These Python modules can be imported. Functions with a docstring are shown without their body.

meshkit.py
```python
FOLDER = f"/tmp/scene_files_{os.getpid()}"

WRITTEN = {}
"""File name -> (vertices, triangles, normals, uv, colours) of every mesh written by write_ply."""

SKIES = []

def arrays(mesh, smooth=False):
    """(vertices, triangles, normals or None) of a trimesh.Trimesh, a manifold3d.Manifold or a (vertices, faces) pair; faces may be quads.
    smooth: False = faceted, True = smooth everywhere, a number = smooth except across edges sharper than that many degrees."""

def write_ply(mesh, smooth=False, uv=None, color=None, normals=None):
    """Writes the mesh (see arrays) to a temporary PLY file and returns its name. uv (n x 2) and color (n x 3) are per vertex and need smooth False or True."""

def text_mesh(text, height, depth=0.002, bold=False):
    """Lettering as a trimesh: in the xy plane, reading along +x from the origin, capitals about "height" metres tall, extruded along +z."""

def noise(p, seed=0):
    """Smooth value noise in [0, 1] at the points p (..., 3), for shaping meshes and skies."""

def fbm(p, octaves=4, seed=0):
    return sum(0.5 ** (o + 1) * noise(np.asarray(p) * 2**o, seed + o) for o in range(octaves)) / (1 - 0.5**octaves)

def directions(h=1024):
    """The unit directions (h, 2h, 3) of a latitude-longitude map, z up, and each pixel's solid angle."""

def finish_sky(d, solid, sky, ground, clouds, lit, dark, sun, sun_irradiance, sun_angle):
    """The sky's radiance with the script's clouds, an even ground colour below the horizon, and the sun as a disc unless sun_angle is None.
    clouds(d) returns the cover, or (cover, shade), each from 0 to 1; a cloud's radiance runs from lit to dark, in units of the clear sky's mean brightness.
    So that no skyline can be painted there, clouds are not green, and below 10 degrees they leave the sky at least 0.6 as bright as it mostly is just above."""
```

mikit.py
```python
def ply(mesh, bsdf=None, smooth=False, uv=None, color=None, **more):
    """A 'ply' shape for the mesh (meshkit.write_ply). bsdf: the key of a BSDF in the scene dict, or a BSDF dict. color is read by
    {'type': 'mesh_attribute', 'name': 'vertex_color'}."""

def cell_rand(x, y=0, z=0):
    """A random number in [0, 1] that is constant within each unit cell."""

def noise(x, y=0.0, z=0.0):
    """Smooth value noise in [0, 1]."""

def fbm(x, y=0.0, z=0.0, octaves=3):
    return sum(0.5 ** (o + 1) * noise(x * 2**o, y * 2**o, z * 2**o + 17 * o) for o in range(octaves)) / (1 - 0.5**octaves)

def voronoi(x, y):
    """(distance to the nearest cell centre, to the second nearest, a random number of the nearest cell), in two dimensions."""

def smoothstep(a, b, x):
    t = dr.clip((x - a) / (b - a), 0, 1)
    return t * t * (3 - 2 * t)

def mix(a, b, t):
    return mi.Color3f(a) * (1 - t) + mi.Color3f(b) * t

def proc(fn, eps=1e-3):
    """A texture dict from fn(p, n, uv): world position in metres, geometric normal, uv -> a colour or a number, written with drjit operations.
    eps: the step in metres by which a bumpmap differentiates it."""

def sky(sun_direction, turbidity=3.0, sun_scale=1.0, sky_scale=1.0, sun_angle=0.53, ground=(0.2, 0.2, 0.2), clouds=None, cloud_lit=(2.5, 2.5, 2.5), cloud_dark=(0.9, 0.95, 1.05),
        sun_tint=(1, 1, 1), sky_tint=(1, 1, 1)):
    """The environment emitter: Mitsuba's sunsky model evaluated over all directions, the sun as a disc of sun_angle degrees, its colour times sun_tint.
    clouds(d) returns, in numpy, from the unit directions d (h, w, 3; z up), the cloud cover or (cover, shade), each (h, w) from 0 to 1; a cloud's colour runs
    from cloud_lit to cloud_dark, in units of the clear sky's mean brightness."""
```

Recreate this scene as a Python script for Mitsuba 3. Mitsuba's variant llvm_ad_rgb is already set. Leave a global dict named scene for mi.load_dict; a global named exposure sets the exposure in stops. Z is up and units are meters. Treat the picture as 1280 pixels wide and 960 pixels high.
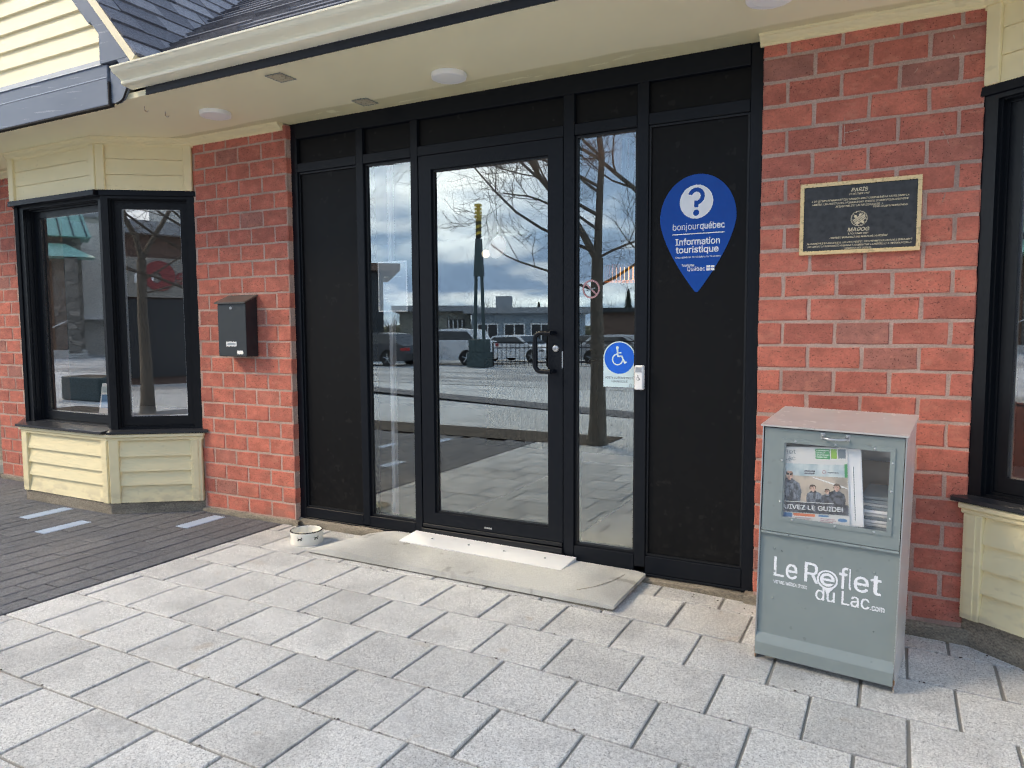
import math, random
import numpy as np
import trimesh
import drjit as dr
import mitsuba as mi
import mikit, meshkit
from mikit import noise, fbm, voronoi, cell_rand, smoothstep, mix
from shapely import geometry as sg, affinity, union_all

rng = np.random.default_rng(7)
random.seed(7)
T = mi.ScalarTransform4f
scene, labels = {}, {}

# ------------------------------------------------------------------ camera, sky, exposure
EYE = np.array([0.0, -3.48, 1.28])
YAW, TILT, ROLL = math.radians(27.707), math.radians(4.495), math.radians(-0.292)
fw = np.array([-math.sin(YAW) * math.cos(TILT), math.cos(YAW) * math.cos(TILT), -math.sin(TILT)])
r0 = np.array([math.cos(YAW), math.sin(YAW), 0.0])
u0 = np.cross(r0, fw)
up = -math.sin(ROLL) * r0 + math.cos(ROLL) * u0
scene['camera'] = {'type': 'perspective', 'fov': 69.93, 'fov_axis': 'x', 'near_clip': 0.05, 'far_clip': 2000.0,
                   'to_world': T().look_at(origin=EYE.tolist(), target=(EYE + fw).tolist(), up=up.tolist())}
exposure = 3.30


def clouds(d):
    z = np.maximum(d[..., 2], 0.0) + 0.16
    q = np.stack([d[..., 0] / z, d[..., 1] / z, np.zeros_like(z)], -1)
    a = meshkit.fbm(q * np.array([0.8, 1.2, 1.0]) + 3.7, 5, seed=3)
    b = meshkit.fbm(q * 2.1 + 11.0, 5, seed=9)
    cover = np.clip((a - 0.30) * 4.0, 0.0, 1.0) * 0.35 + 0.65
    shade = np.clip((a * 0.70 + b * 0.70 - 0.46) * 4.0, 0, 1)
    return cover, shade


scene['sky'] = mikit.sky((-0.62, -0.48, 0.62), turbidity=3, sun_scale=0.24, sun_angle=20, sun_tint=(1.0, 1.0, 0.97), clouds=clouds,
                         cloud_lit=(3.3, 3.25, 3.1), cloud_dark=(0.62, 0.86, 1.25))


# ------------------------------------------------------------------ materials
def rgb(*c):
    return {'type': 'rgb', 'value': list(c)}


def mat(key, color, rough=0.5, spec=0.5, metallic=0.0, two=True, **more):
    if callable(color):
        col = mikit.proc(color)
    else:
        col = rgb(*color)
    b = {'type': 'principled', 'base_color': col, 'roughness': rough, 'specular': spec, 'metallic': metallic, **more}
    scene[key] = {'type': 'twosided', 'bsdf': b} if two else b
    return key


def f_brick(p, n, uv):
    t = mix((0.545, 0.166, 0.114), (0.415, 0.128, 0.094), uv.x)
    t = mix(t, (0.25, 0.145, 0.125), smoothstep(0.86, 0.98, uv.y) * 0.55)
    blot = fbm(p.x * 14 + uv.x * 50, p.z * 18, p.y * 14, 4)
    t = t * (0.72 + 0.52 * blot)
    grain = noise(p.x * 190, p.z * 190, p.y * 190)
    t = t * (0.86 + 0.26 * grain)
    pale = smoothstep(0.56, 0.82, fbm(p.x * 26 + 9, p.z * 52, p.y * 20, 4))
    t = mix(t, (0.58, 0.25, 0.17), pale * 0.36)
    soot = smoothstep(0.58, 0.80, fbm(p.x * 9 + 31, p.z * 13, p.y * 9, 4))
    t = mix(t, (0.23, 0.10, 0.08), soot * 0.26)
    base = (1 - smoothstep(0.0, 0.30, p.z)) * smoothstep(0.40, 0.65, fbm(p.x * 7, p.z * 16, 3.0, 4))
    t = mix(t, (0.24, 0.15, 0.12), base * 0.45)
    pit = smoothstep(0.80, 0.88, noise(p.x * 210 + 3, p.z * 250, p.y * 210))
    return mix(t, (0.08, 0.035, 0.03), pit * 0.65)


def f_mortar(p, n, uv):
    a = fbm(p.x * 12, p.z * 12, p.y * 12, 4)
    s = noise(p.x * 240, p.z * 240, p.y * 240)
    c = mix((0.37, 0.24, 0.20), (0.52, 0.375, 0.32), a) * (0.78 + 0.40 * s)
    d = smoothstep(0.60, 0.78, fbm(p.x * 5 + 3, p.z * 7, p.y, 4))
    return mix(c, (0.22, 0.15, 0.13), d * 0.45)


def f_rough(p, n, uv):
    a = fbm(p.x * 9, p.y * 9, p.z * 25, 4)
    s = noise(p.x * 170, p.y * 170, p.z * 170)
    return mix((0.13, 0.12, 0.10), (0.36, 0.31, 0.24), a) * (0.55 + 0.8 * s)


def f_paver(p, n, uv):
    tone = 0.90 + 0.18 * uv.x
    s1 = noise(p.x * 330, p.y * 330, 1.0)
    s2 = noise(p.x * 180, p.y * 180, 5.0)
    dark = smoothstep(0.74, 0.88, noise(p.x * 260 + 7, p.y * 260, 9.0))
    blot = fbm(p.x * 5 + uv.y * 31, p.y * 5, 2.0, 4)
    c = mix((0.548, 0.546, 0.532), (0.472, 0.470, 0.460), smoothstep(0.42, 0.72, blot)) * tone
    c = c * (0.57 + 0.47 * s1 + 0.39 * s2)
    c = mix(c, (0.17, 0.17, 0.17), dark * 0.65)
    stain = smoothstep(0.62, 0.80, fbm(p.x * 3.1 + 40, p.y * 3.1, 3.0, 4))
    c = mix(c, (0.24, 0.24, 0.235), stain * 0.28)
    sand = smoothstep(-0.62, -0.30, p.y) * smoothstep(0.30, 0.65, fbm(p.x * 2.2, p.y * 4 + 9, 6.0, 3))
    c = mix(c, (0.44, 0.41, 0.33), sand * 0.16)
    rust = smoothstep(0.76, 0.84, fbm(p.x * 9 + 4, p.y * 9 + 70, 8.0, 4))
    return mix(c, (0.36, 0.28, 0.19), rust * 0.30)


def f_dark_paver(p, n, uv):
    tone = 0.92 + 0.16 * uv.x
    s1 = noise(p.x * 230, p.y * 230, 1.0)
    s2 = noise(p.x * 130, p.y * 130, 5.0)
    c = mix((0.098, 0.102, 0.115), (0.125, 0.128, 0.138), fbm(p.x * 4, p.y * 4, 2.0, 4)) * tone
    c = c * (0.42 + 0.62 * s1 + 0.55 * s2)
    wash = smoothstep(0.55, 0.8, fbm(p.x * 2 + 5, p.y * 3, 4.0, 4))
    return mix(c, (0.20, 0.20, 0.205), wash * 0.2)


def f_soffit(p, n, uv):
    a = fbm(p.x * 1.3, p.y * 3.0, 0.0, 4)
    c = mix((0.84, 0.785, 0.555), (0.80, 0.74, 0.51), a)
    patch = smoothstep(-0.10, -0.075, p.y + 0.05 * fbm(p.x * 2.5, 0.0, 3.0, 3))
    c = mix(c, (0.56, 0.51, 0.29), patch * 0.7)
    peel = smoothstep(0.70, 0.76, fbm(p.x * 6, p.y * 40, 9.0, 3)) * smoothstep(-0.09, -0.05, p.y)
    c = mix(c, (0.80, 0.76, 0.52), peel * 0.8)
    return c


def f_cream(p, n, uv):
    a = fbm(p.x * 6, p.y * 6, p.z * 9, 3)
    d = smoothstep(0.68, 0.80, fbm(p.x * 21, p.y * 21, p.z * 30, 3))
    c = mix((0.82, 0.725, 0.455), (0.77, 0.675, 0.415), a)
    splash = (1 - smoothstep(0.06, 0.24, p.z)) * smoothstep(0.42, 0.7, fbm(p.x * 13, p.y * 13, p.z * 22, 4))
    return mix(mix(c, (0.42, 0.37, 0.22), d * 0.18), (0.40, 0.35, 0.25), splash * 0.45)


def f_pale_cream(p, n, uv):
    a = fbm(p.x * 2.0, p.y * 2.0, p.z * 12, 3)
    return mix((0.80, 0.735, 0.53), (0.74, 0.67, 0.47), a)


def f_fascia(p, n, uv):
    a = fbm(p.x * 3, p.y * 3, p.z * 10, 4)
    s = smoothstep(0.70, 0.80, fbm(p.x * 4 + 8, p.z * 90 + p.x * 8, p.y * 5, 3))
    c = mix((0.115, 0.140, 0.190), (0.16, 0.185, 0.24), a)
    return mix(c, (0.42, 0.44, 0.50), s * 0.35)


def f_shingle(p, n, uv):
    s = noise(p.x * 240, p.y * 240, p.z * 240)
    s2 = noise(p.x * 110 + 3, p.y * 110, p.z * 110)
    return mix((0.098, 0.100, 0.118), (0.205, 0.207, 0.23), uv.x) * (0.45 + 0.6 * s + 0.5 * s2)


def f_concrete(p, n, uv):
    a = fbm(p.x * 3.2, p.y * 3.2, p.z * 3.2, 4)
    s = noise(p.x * 300, p.y * 300, p.z * 300)
    c = mix((0.50, 0.50, 0.475), (0.38, 0.38, 0.36), smoothstep(0.35, 0.7, a)) * (0.85 + 0.28 * s)
    st = smoothstep(0.70, 0.80, fbm(p.x * 8 + 5, p.y * 8, 1.0, 4))
    return mix(c, (0.16, 0.15, 0.13), st * 0.5)


def f_plaza(p, n, uv):
    a = fbm(p.x * 0.7, p.y * 0.7, 0.0, 4)
    jx, jy = p.x / 0.6, p.y / 0.3
    e = dr.minimum(dr.abs(jy - dr.floor(jy) - 0.5), 0.5)
    joint = smoothstep(0.455, 0.49, e)
    t = cell_rand(dr.floor(jx), dr.floor(jy))
    return mix((0.54, 0.54, 0.52), (0.44, 0.44, 0.43), a) * (0.9 + 0.2 * t) * (1 - 0.35 * joint)


def f_street(p, n, uv):
    a = fbm(p.x * 0.35, p.y * 1.6, 0.0, 4)
    return mix((0.25, 0.25, 0.25), (0.42, 0.42, 0.41), smoothstep(0.35, 0.65, a))


def f_ground(p, n, uv):
    a = fbm(p.x * 0.2, p.y * 0.2, 0.0, 4)
    near = smoothstep(-14.0, -12.0, p.y)
    return mix(mix((0.10, 0.095, 0.075), (0.06, 0.08, 0.035), a), (0.10, 0.095, 0.085), near)


def f_soil(p, n, uv):
    a = fbm(p.x * 30, p.y * 30, 0.0, 4)
    return mix((0.030, 0.026, 0.022), (0.085, 0.068, 0.055), a)


def f_bark(p, n, uv):
    a = fbm(p.x * 50, p.y * 50, p.z * 12, 3)
    return mix((0.085, 0.075, 0.062), (0.20, 0.18, 0.15), a)


def f_panel(p, n, uv):
    a = fbm(p.x * 40, p.z * 5, p.y * 4, 3)
    s = smoothstep(0.74, 0.84, fbm(p.x * 26, p.z * 26, 4.0, 3))
    dust = (1 - smoothstep(0.10, 0.75, p.z)) * smoothstep(0.50, 0.78, fbm(p.x * 34, p.z * 34, 7.0, 4))
    s = dr.maximum(s, dust * 0.55)
    return mix(mix((0.0036, 0.0038, 0.0046), (0.0052, 0.0052, 0.0058), a), (0.03, 0.029, 0.028), s * 0.30)


def f_boxpaint(p, n, uv):
    a = fbm(p.x * 7, p.y * 7, p.z * 5, 4)
    s = smoothstep(0.74, 0.80, fbm(p.x * 40, p.z * 34, p.y * 30, 3))
    c = mix((0.215, 0.255, 0.255), (0.245, 0.285, 0.28), a)
    return mix(c, (0.14, 0.15, 0.14), s * 0.35)


def f_boxmetal(p, n, uv):
    a = fbm(p.x * 9, p.y * 9, p.z * 6, 4)
    s = smoothstep(0.70, 0.78, fbm(p.x * 30, p.y * 30, p.z * 55, 3))
    return mix(mix((0.50, 0.49, 0.48), (0.60, 0.59, 0.58), a), (0.78, 0.78, 0.76), s * 0.5)


def f_rusty(p, n, uv):
    a = smoothstep(0.45, 0.6, fbm(p.x * 60, p.y * 60, p.z * 60, 3))
    return mix((0.40, 0.41, 0.40), (0.30, 0.13, 0.04), a)


def f_plaque(p, n, uv):
    a = fbm(p.x * 60, p.z * 60, 0.0, 4)
    return mix((0.016, 0.017, 0.019), (0.05, 0.052, 0.056), a)


def f_gold(p, n, uv):
    a = smoothstep(0.60, 0.74, fbm(p.x * 120, p.z * 120, 0.0, 3))
    return mix((0.80, 0.60, 0.31), (0.36, 0.25, 0.13), a * 0.5)


def f_wood(p, n, uv):
    a = fbm(p.x * 20, p.y * 20, p.z * 2.0, 3)
    return mix((0.20, 0.12, 0.07), (0.33, 0.21, 0.125), a)


def f_building(p, n, uv):
    a = fbm(p.x * 0.8, p.y * 0.8, p.z * 8.0, 3)
    b = p.z / 0.19
    line = smoothstep(0.44, 0.5, dr.abs(b - dr.floor(b) - 0.5))
    return mix((0.40, 0.40, 0.35), (0.36, 0.355, 0.31), a) * (1 - 0.25 * line)


def f_stone(p, n, uv):
    d, e, w = voronoi((p.x + p.y) * 2.2, p.z * 3.0)
    return mix((0.17, 0.16, 0.14), (0.34, 0.31, 0.27), w) * (0.5 + 0.5 * smoothstep(0.02, 0.10, e - d))


def ink(a, b, f=55.0):
    return lambda p, n, uv: mix(a, b, smoothstep(0.30, 0.72, fbm(p.x * f, p.z * f * 0.7, p.y * f, 4)))


for key, fn in (('m_ground_ink', ink((0.30, 0.27, 0.23), (0.55, 0.47, 0.38), 25)), ('m_skin_ink', ink((0.42, 0.24, 0.17), (0.72, 0.50, 0.40), 120)), ('m_navy_ink', ink((0.015, 0.018, 0.025), (0.11, 0.12, 0.15), 130)),
                ('m_slate_ink', ink((0.03, 0.04, 0.055), (0.21, 0.24, 0.29), 110)), ('m_hair_ink', ink((0.02, 0.012, 0.01), (0.14, 0.09, 0.06), 200)), ('m_sky_ink', ink((0.36, 0.46, 0.50), (0.62, 0.68, 0.68), 30))):
    mat(key, fn, 0.75)

for key, fn, rough in (('m_brick', f_brick, 0.85), ('m_mortar', f_mortar, 0.95), ('m_rough', f_rough, 0.95), ('m_paver', f_paver, 0.9),
                       ('m_dark_paver', f_dark_paver, 0.85), ('m_soffit', f_soffit, 0.6), ('m_cream', f_cream, 0.5), ('m_pale', f_pale_cream, 0.5),
                       ('m_fascia', f_fascia, 0.35), ('m_shingle', f_shingle, 0.95), ('m_concrete', f_concrete, 0.9), ('m_plaza', f_plaza, 0.9),
                       ('m_street', f_street, 0.9), ('m_ground', f_ground, 0.95), ('m_soil', f_soil, 0.95), ('m_bark', f_bark, 0.95),
                       ('m_panel', f_panel, 0.45), ('m_boxpaint', f_boxpaint, 0.38), ('m_plaque', f_plaque, 0.45),
                       ('m_wood', f_wood, 0.6), ('m_far_wall', f_building, 0.8), ('m_stone', f_stone, 0.9)):
    mat(key, fn, rough, spec=0.18 if key == 'm_panel' else 0.5)
mat('m_boxmetal', f_boxmetal, 0.24, metallic=0.30)
mat('m_rusty', f_rusty, 0.6)
mat('m_gold', f_gold, 0.38, metallic=0.25)
mat('m_black', (0.0050, 0.0070, 0.0115), 0.36, spec=0.22)
mat('m_black_side', (0.0050, 0.0062, 0.0090), 0.42, spec=0.4)
mat('m_bay_black', (0.0040, 0.0055, 0.0085), 0.34, spec=0.32)
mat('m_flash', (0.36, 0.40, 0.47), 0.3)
mat('m_letter', (0.66, 0.56, 0.39), 0.5)
mat('m_far_pale', (0.62, 0.61, 0.57), 0.7)
mat('m_sand', (0.23, 0.225, 0.21), 0.95)
mat('m_lid_sheen', (0.085, 0.085, 0.08), 0.3)  # mailbox lid: lighter grey puts its reflected light into the colour
mat('m_faint_white', (0.20, 0.205, 0.215), 0.5)
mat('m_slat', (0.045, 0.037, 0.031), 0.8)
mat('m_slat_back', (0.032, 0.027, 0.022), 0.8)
mat('m_sill', (0.028, 0.030, 0.035), 0.28)
mat('m_gutter', (0.86, 0.81, 0.64), 0.3)
mat('m_dark_strip', (0.009, 0.011, 0.016), 0.5, spec=0.3)
mat('m_white', (0.87, 0.87, 0.86), 0.35)
mat('m_aluminium_plate', (0.74, 0.75, 0.76), 0.42)
mat('m_diffuser', (0.90, 0.90, 0.87), 0.3)
mat('m_vent', (0.45, 0.40, 0.28), 0.5)
mat('m_hole', (0.01, 0.01, 0.011), 0.8)
mat('m_steel', (0.55, 0.56, 0.57), 0.25, metallic=0.9)
mat('m_blue_paver', (0.33, 0.41, 0.53), 0.7)
mat('m_sign_blue', (0.006, 0.070, 0.36), 0.35, spec=0.25)
mat('m_vinyl', (0.82, 0.83, 0.86), 0.4)
mat('m_access_blue', (0.010, 0.13, 0.70), 0.3)
mat('m_access_white', (0.60, 0.75, 0.80), 0.4)
mat('m_grey_ink', (0.16, 0.20, 0.23), 0.6)
mat('m_black_ink', (0.012, 0.012, 0.014), 0.5)
mat('m_red_ink', (0.27, 0.06, 0.06), 0.6)
mat('m_pale_red', (0.42, 0.24, 0.26), 0.5)
mat('m_mailbox', (0.030, 0.036, 0.041), 0.36)
mat('m_mailbox_side', (0.016, 0.017, 0.022), 0.4)
mat('m_ceramic', (0.78, 0.755, 0.67), 0.18, clearcoat=0.6)
mat('m_newsprint', (0.66, 0.66, 0.64), 0.8)
mat('m_paper', (0.78, 0.79, 0.80), 0.7)
mat('m_kraft', (0.40, 0.29, 0.19), 0.85)
mat('m_green_ink', (0.05, 0.30, 0.10), 0.6)
mat('m_lime_ink', (0.25, 0.48, 0.06), 0.6)
mat('m_orange_ink', (0.68, 0.20, 0.09), 0.7)
mat('m_ad_ink', (0.10, 0.22, 0.42), 0.7)
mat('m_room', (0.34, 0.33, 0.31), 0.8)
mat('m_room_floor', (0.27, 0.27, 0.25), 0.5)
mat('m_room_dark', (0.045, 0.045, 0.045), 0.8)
mat('m_car_white', (0.72, 0.73, 0.75), 0.25, clearcoat=1.0)
mat('m_car_dark', (0.018, 0.020, 0.026), 0.25, clearcoat=1.0)
mat('m_car_silver', (0.33, 0.34, 0.36), 0.3, metallic=0.6, clearcoat=1.0)
mat('m_car_glass', (0.02, 0.025, 0.03), 0.08)
mat('m_tyre', (0.015, 0.015, 0.015), 0.85)
mat('m_tail', (0.45, 0.02, 0.02), 0.3)
mat('m_mast', (0.04, 0.07, 0.075), 0.5)
mat('m_yellow', (0.62, 0.45, 0.04), 0.5)
mat('m_far_blue', (0.30, 0.36, 0.41), 0.7)
mat('m_far_roof', (0.34, 0.36, 0.38), 0.7)
mat('m_far_dark', (0.035, 0.04, 0.045), 0.3)
mat('m_green_metal', (0.32, 0.58, 0.50), 0.5)
mat('m_brown_door', (0.13, 0.07, 0.035), 0.5)
mat('m_hedge', (0.045, 0.05, 0.028), 0.9)
mat('m_needles', (0.018, 0.034, 0.022), 0.9)
mat('m_shop_band', (0.30, 0.29, 0.26), 0.7)
mat('m_shop_brown', (0.17, 0.11, 0.085), 0.7)
scene['m_pane'] = {'type': 'thindielectric', 'int_ior': 2.9, 'ext_ior': 1.0, 'specular_reflectance': rgb(0.90, 0.98, 0.98)}
scene['m_clear'] = {'type': 'thindielectric', 'int_ior': 1.55, 'ext_ior': 1.0}
scene['m_bay_pane'] = {'type': 'thindielectric', 'int_ior': 2.7, 'ext_ior': 1.0}


# ------------------------------------------------------------------ helpers
def key_for(name, parent=None):
    base = name if parent is None else parent + '__' + name
    taken = lambda k: k in scene or k in labels or any(x.startswith(k + '__') for x in scene)  # noqa: E731
    if not taken(base):
        return base
    n = COUNT.get(base, 1)
    while taken(f'{base}_{n:03d}'):
        n += 1
    COUNT[base] = n + 1
    return f'{base}_{n:03d}'


COUNT = {}


def put(name, mesh, m, parent=None, smooth=False, uv=None, M=None, label=None, kind=None):
    """One entry of the scene; the name gets the next number when taken."""
    k = key_for(name, parent)
    if isinstance(mesh, (list, tuple)) and not isinstance(mesh[0], np.ndarray):
        mesh = trimesh.util.concatenate(list(mesh))
    if M is not None:
        mesh = mesh.copy()
        mesh.apply_transform(M)
    scene[k] = mikit.ply(mesh, m, smooth, uv=uv)
    if label or kind:
        labels[k] = {}
        if label:
            labels[k]['label'] = label
        if kind:
            labels[k]['kind'] = kind
    return k


def thing(name, label, category, group=None, **more):
    k = key_for(name)
    labels[k] = {'label': label, 'category': category, **more}
    if group:
        labels[k]['group'] = group
    return k


def tri(v, f):
    return trimesh.Trimesh(np.array(v, float), np.array(f), process=False)


def box(x0, x1, y0, y1, z0, z1, b=0.0):
    """A box, its edges chamfered by b."""
    b = min(b, 0.45 * min(x1 - x0, y1 - y0, z1 - z0))
    if b <= 0:
        m = trimesh.creation.box((x1 - x0, y1 - y0, z1 - z0))
        m.apply_translation(((x0 + x1) / 2, (y0 + y1) / 2, (z0 + z1) / 2))
        return tri(m.vertices, m.faces)
    pts = []
    for x, sx in ((x0, 1), (x1, -1)):
        for y, sy in ((y0, 1), (y1, -1)):
            for z, sz in ((z0, 1), (z1, -1)):
                pts += [(x, y + sy * b, z + sz * b), (x + sx * b, y, z + sz * b), (x + sx * b, y + sy * b, z)]
    h = trimesh.convex.convex_hull(np.array(pts))
    return tri(h.vertices, h.faces)


def wedge(pts):
    h = trimesh.convex.convex_hull(np.array(pts, float))
    return tri(h.vertices, h.faces)


def prism(poly, a, b, axis='x'):
    """Extrude a 2-D polygon from a to b along an axis: x: (y,z), y: (x,z), z: (x,y)."""
    if not hasattr(poly, 'exterior'):
        poly = sg.Polygon(poly)
    m = trimesh.creation.extrude_polygon(poly, b - a, engine='earcut')
    v = np.array(m.vertices)
    if axis == 'x':
        w = np.stack([v[:, 2] + a, v[:, 0], v[:, 1]], 1)
        f = m.faces
    elif axis == 'y':
        w = np.stack([v[:, 0], v[:, 2] + a, v[:, 1]], 1)
        f = m.faces[:, ::-1]
    else:
        w = v + [0, 0, a]
        f = m.faces
    return tri(w, f)


def quad(a, b, c, d):
    return tri([a, b, c, d], [[0, 1, 2], [0, 2, 3]])


def cyl(p0, p1, r, n=24, r1=None):
    p0, p1 = np.array(p0, float), np.array(p1, float)
    return tube([p0, p1], [r, r if r1 is None else r1], n, caps=True)


def tube(points, radii, sides=8, caps=False):
    p = np.asarray(points, float)
    t = np.gradient(p, axis=0)
    t /= np.linalg.norm(t, axis=1, keepdims=True) + 1e-12
    ref = np.array([0, 0, 1.0]) if abs(t[0, 2]) < 0.9 else np.array([1.0, 0, 0])
    a = np.cross(t[0], ref)
    a /= np.linalg.norm(a)
    A = []
    for k in range(len(p)):
        a = a - t[k] * (a @ t[k])
        a /= np.linalg.norm(a) + 1e-12
        A.append(a)
    A = np.array(A)
    B = np.cross(t, A)
    ang = np.arange(sides) * 2 * np.pi / sides
    r = np.broadcast_to(radii, (len(p),))[:, None, None]
    v = p[:, None] + r * (np.cos(ang)[None, :, None] * A[:, None] + np.sin(ang)[None, :, None] * B[:, None])
    i, j = np.meshgrid(np.arange(len(p) - 1), np.arange(sides), indexing='ij')
    j2 = (j + 1) % sides
    q = np.stack([i * sides + j, i * sides + j2, (i + 1) * sides + j2, (i + 1) * sides + j], -1).reshape(-1, 4)
    f = np.vstack([q[:, [0, 1, 2]], q[:, [0, 2, 3]]])
    v = v.reshape(-1, 3)
    if caps:
        n = len(v)
        v = np.vstack([v, p[:1], p[-1:]])
        jj = np.arange(sides)
        k2 = (jj + 1) % sides
        e = (len(p) - 1) * sides
        f = np.vstack([f, np.stack([jj * 0 + n, k2, jj], 1), np.stack([jj * 0 + n + 1, e + jj, e + k2], 1)])
    return tri(v, f)


def lathe(profile, n=48):
    """(r, z) profile turned about z."""
    p = np.array(profile, float)
    a = np.arange(n) * 2 * np.pi / n
    v = np.stack([p[:, None, 0] * np.cos(a), p[:, None, 0] * np.sin(a), np.broadcast_to(p[:, None, 1], (len(p), n))], -1).reshape(-1, 3)
    i, j = np.meshgrid(np.arange(len(p) - 1), np.arange(n), indexing='ij')
    j2 = (j + 1) % n
    q = np.stack([i * n + j, i * n + j2, (i + 1) * n + j2, (i + 1) * n + j], -1).reshape(-1, 4)
    return tri(v, np.vstack([q[:, [0, 1, 2]], q[:, [0, 2, 3]]]))


def front(mesh, x=0.0, y=0.0, z=0.0):
    """Lay a mesh made in the xy plane upright, facing -y."""
    v = np.array(mesh.vertices)
    return tri(np.stack([v[:, 0] + x, y - v[:, 2], v[:, 1] + z], 1), mesh.faces)


def flat(poly, x=0.0, y=0.0, z=0.0, d=0.0006):
    """A thin print of a shapely polygon in (x, z), facing -y."""
    polys = [g for g in getattr(poly, 'geoms', [poly]) if g.area > 1e-9]
    ms = [trimesh.creation.extrude_polygon(g, d, engine='earcut') for g in polys]
    return front(trimesh.util.concatenate(ms), x, y, z)


TEXTS = {}


def text(s, cap, x, z, y, bold=False, align='c', width=None, shear=0.0, d=0.0006, mirror=False):
    if (s, bold) not in TEXTS:
        TEXTS[s, bold] = meshkit.text_mesh(s, 1.0, 1.0, bold)
    m = TEXTS[s, bold]
    v = np.array(m.vertices)
    v[:, 0] -= v[:, 0].min()
    w = v[:, 0].max()
    sx = cap if width is None else width / w
    v = v * [sx, cap, d]
    v[:, 0] += v[:, 1] * shear
    off = {'c': -sx * w / 2, 'l': 0.0, 'r': -sx * w}[align]
    v[:, 0] += off
    f = m.faces
    if mirror:
        v[:, 0] *= -1
        f = f[:, ::-1]
    return front(tri(v, f), x, y, z)


def circle(x, z, r, n=48):
    return sg.Point(x, z).buffer(r, quad_segs=n // 4)


def frame_poly(x0, x1, z0, z1, wl, wr, wb, wt):
    return sg.box(x0, z0, x1, z1).difference(sg.box(x0 + wl, z0 + wb, x1 - wr, z1 - wt))


def face_frame(p0, p1):
    """Matrix that takes facade coordinates (x along, y inwards, z up) to the upright face from p0 to p1."""
    p0, p1 = np.array(p0, float), np.array(p1, float)
    e = (p1 - p0) / np.linalg.norm(p1 - p0)
    M = np.eye(4)
    M[:2, 0] = e
    M[:2, 1] = [-e[1], e[0]]
    M[:2, 3] = p0
    return M, float(np.linalg.norm(p1 - p0))


def gslope(x, y=0.0):
    x = np.asarray(x, float)
    s = -0.030 * np.clip(x + 1.3, 0, 2.0)
    return s - 0.0235 * np.clip(-6.0 - np.asarray(y, float), 0, 40.0)


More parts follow.
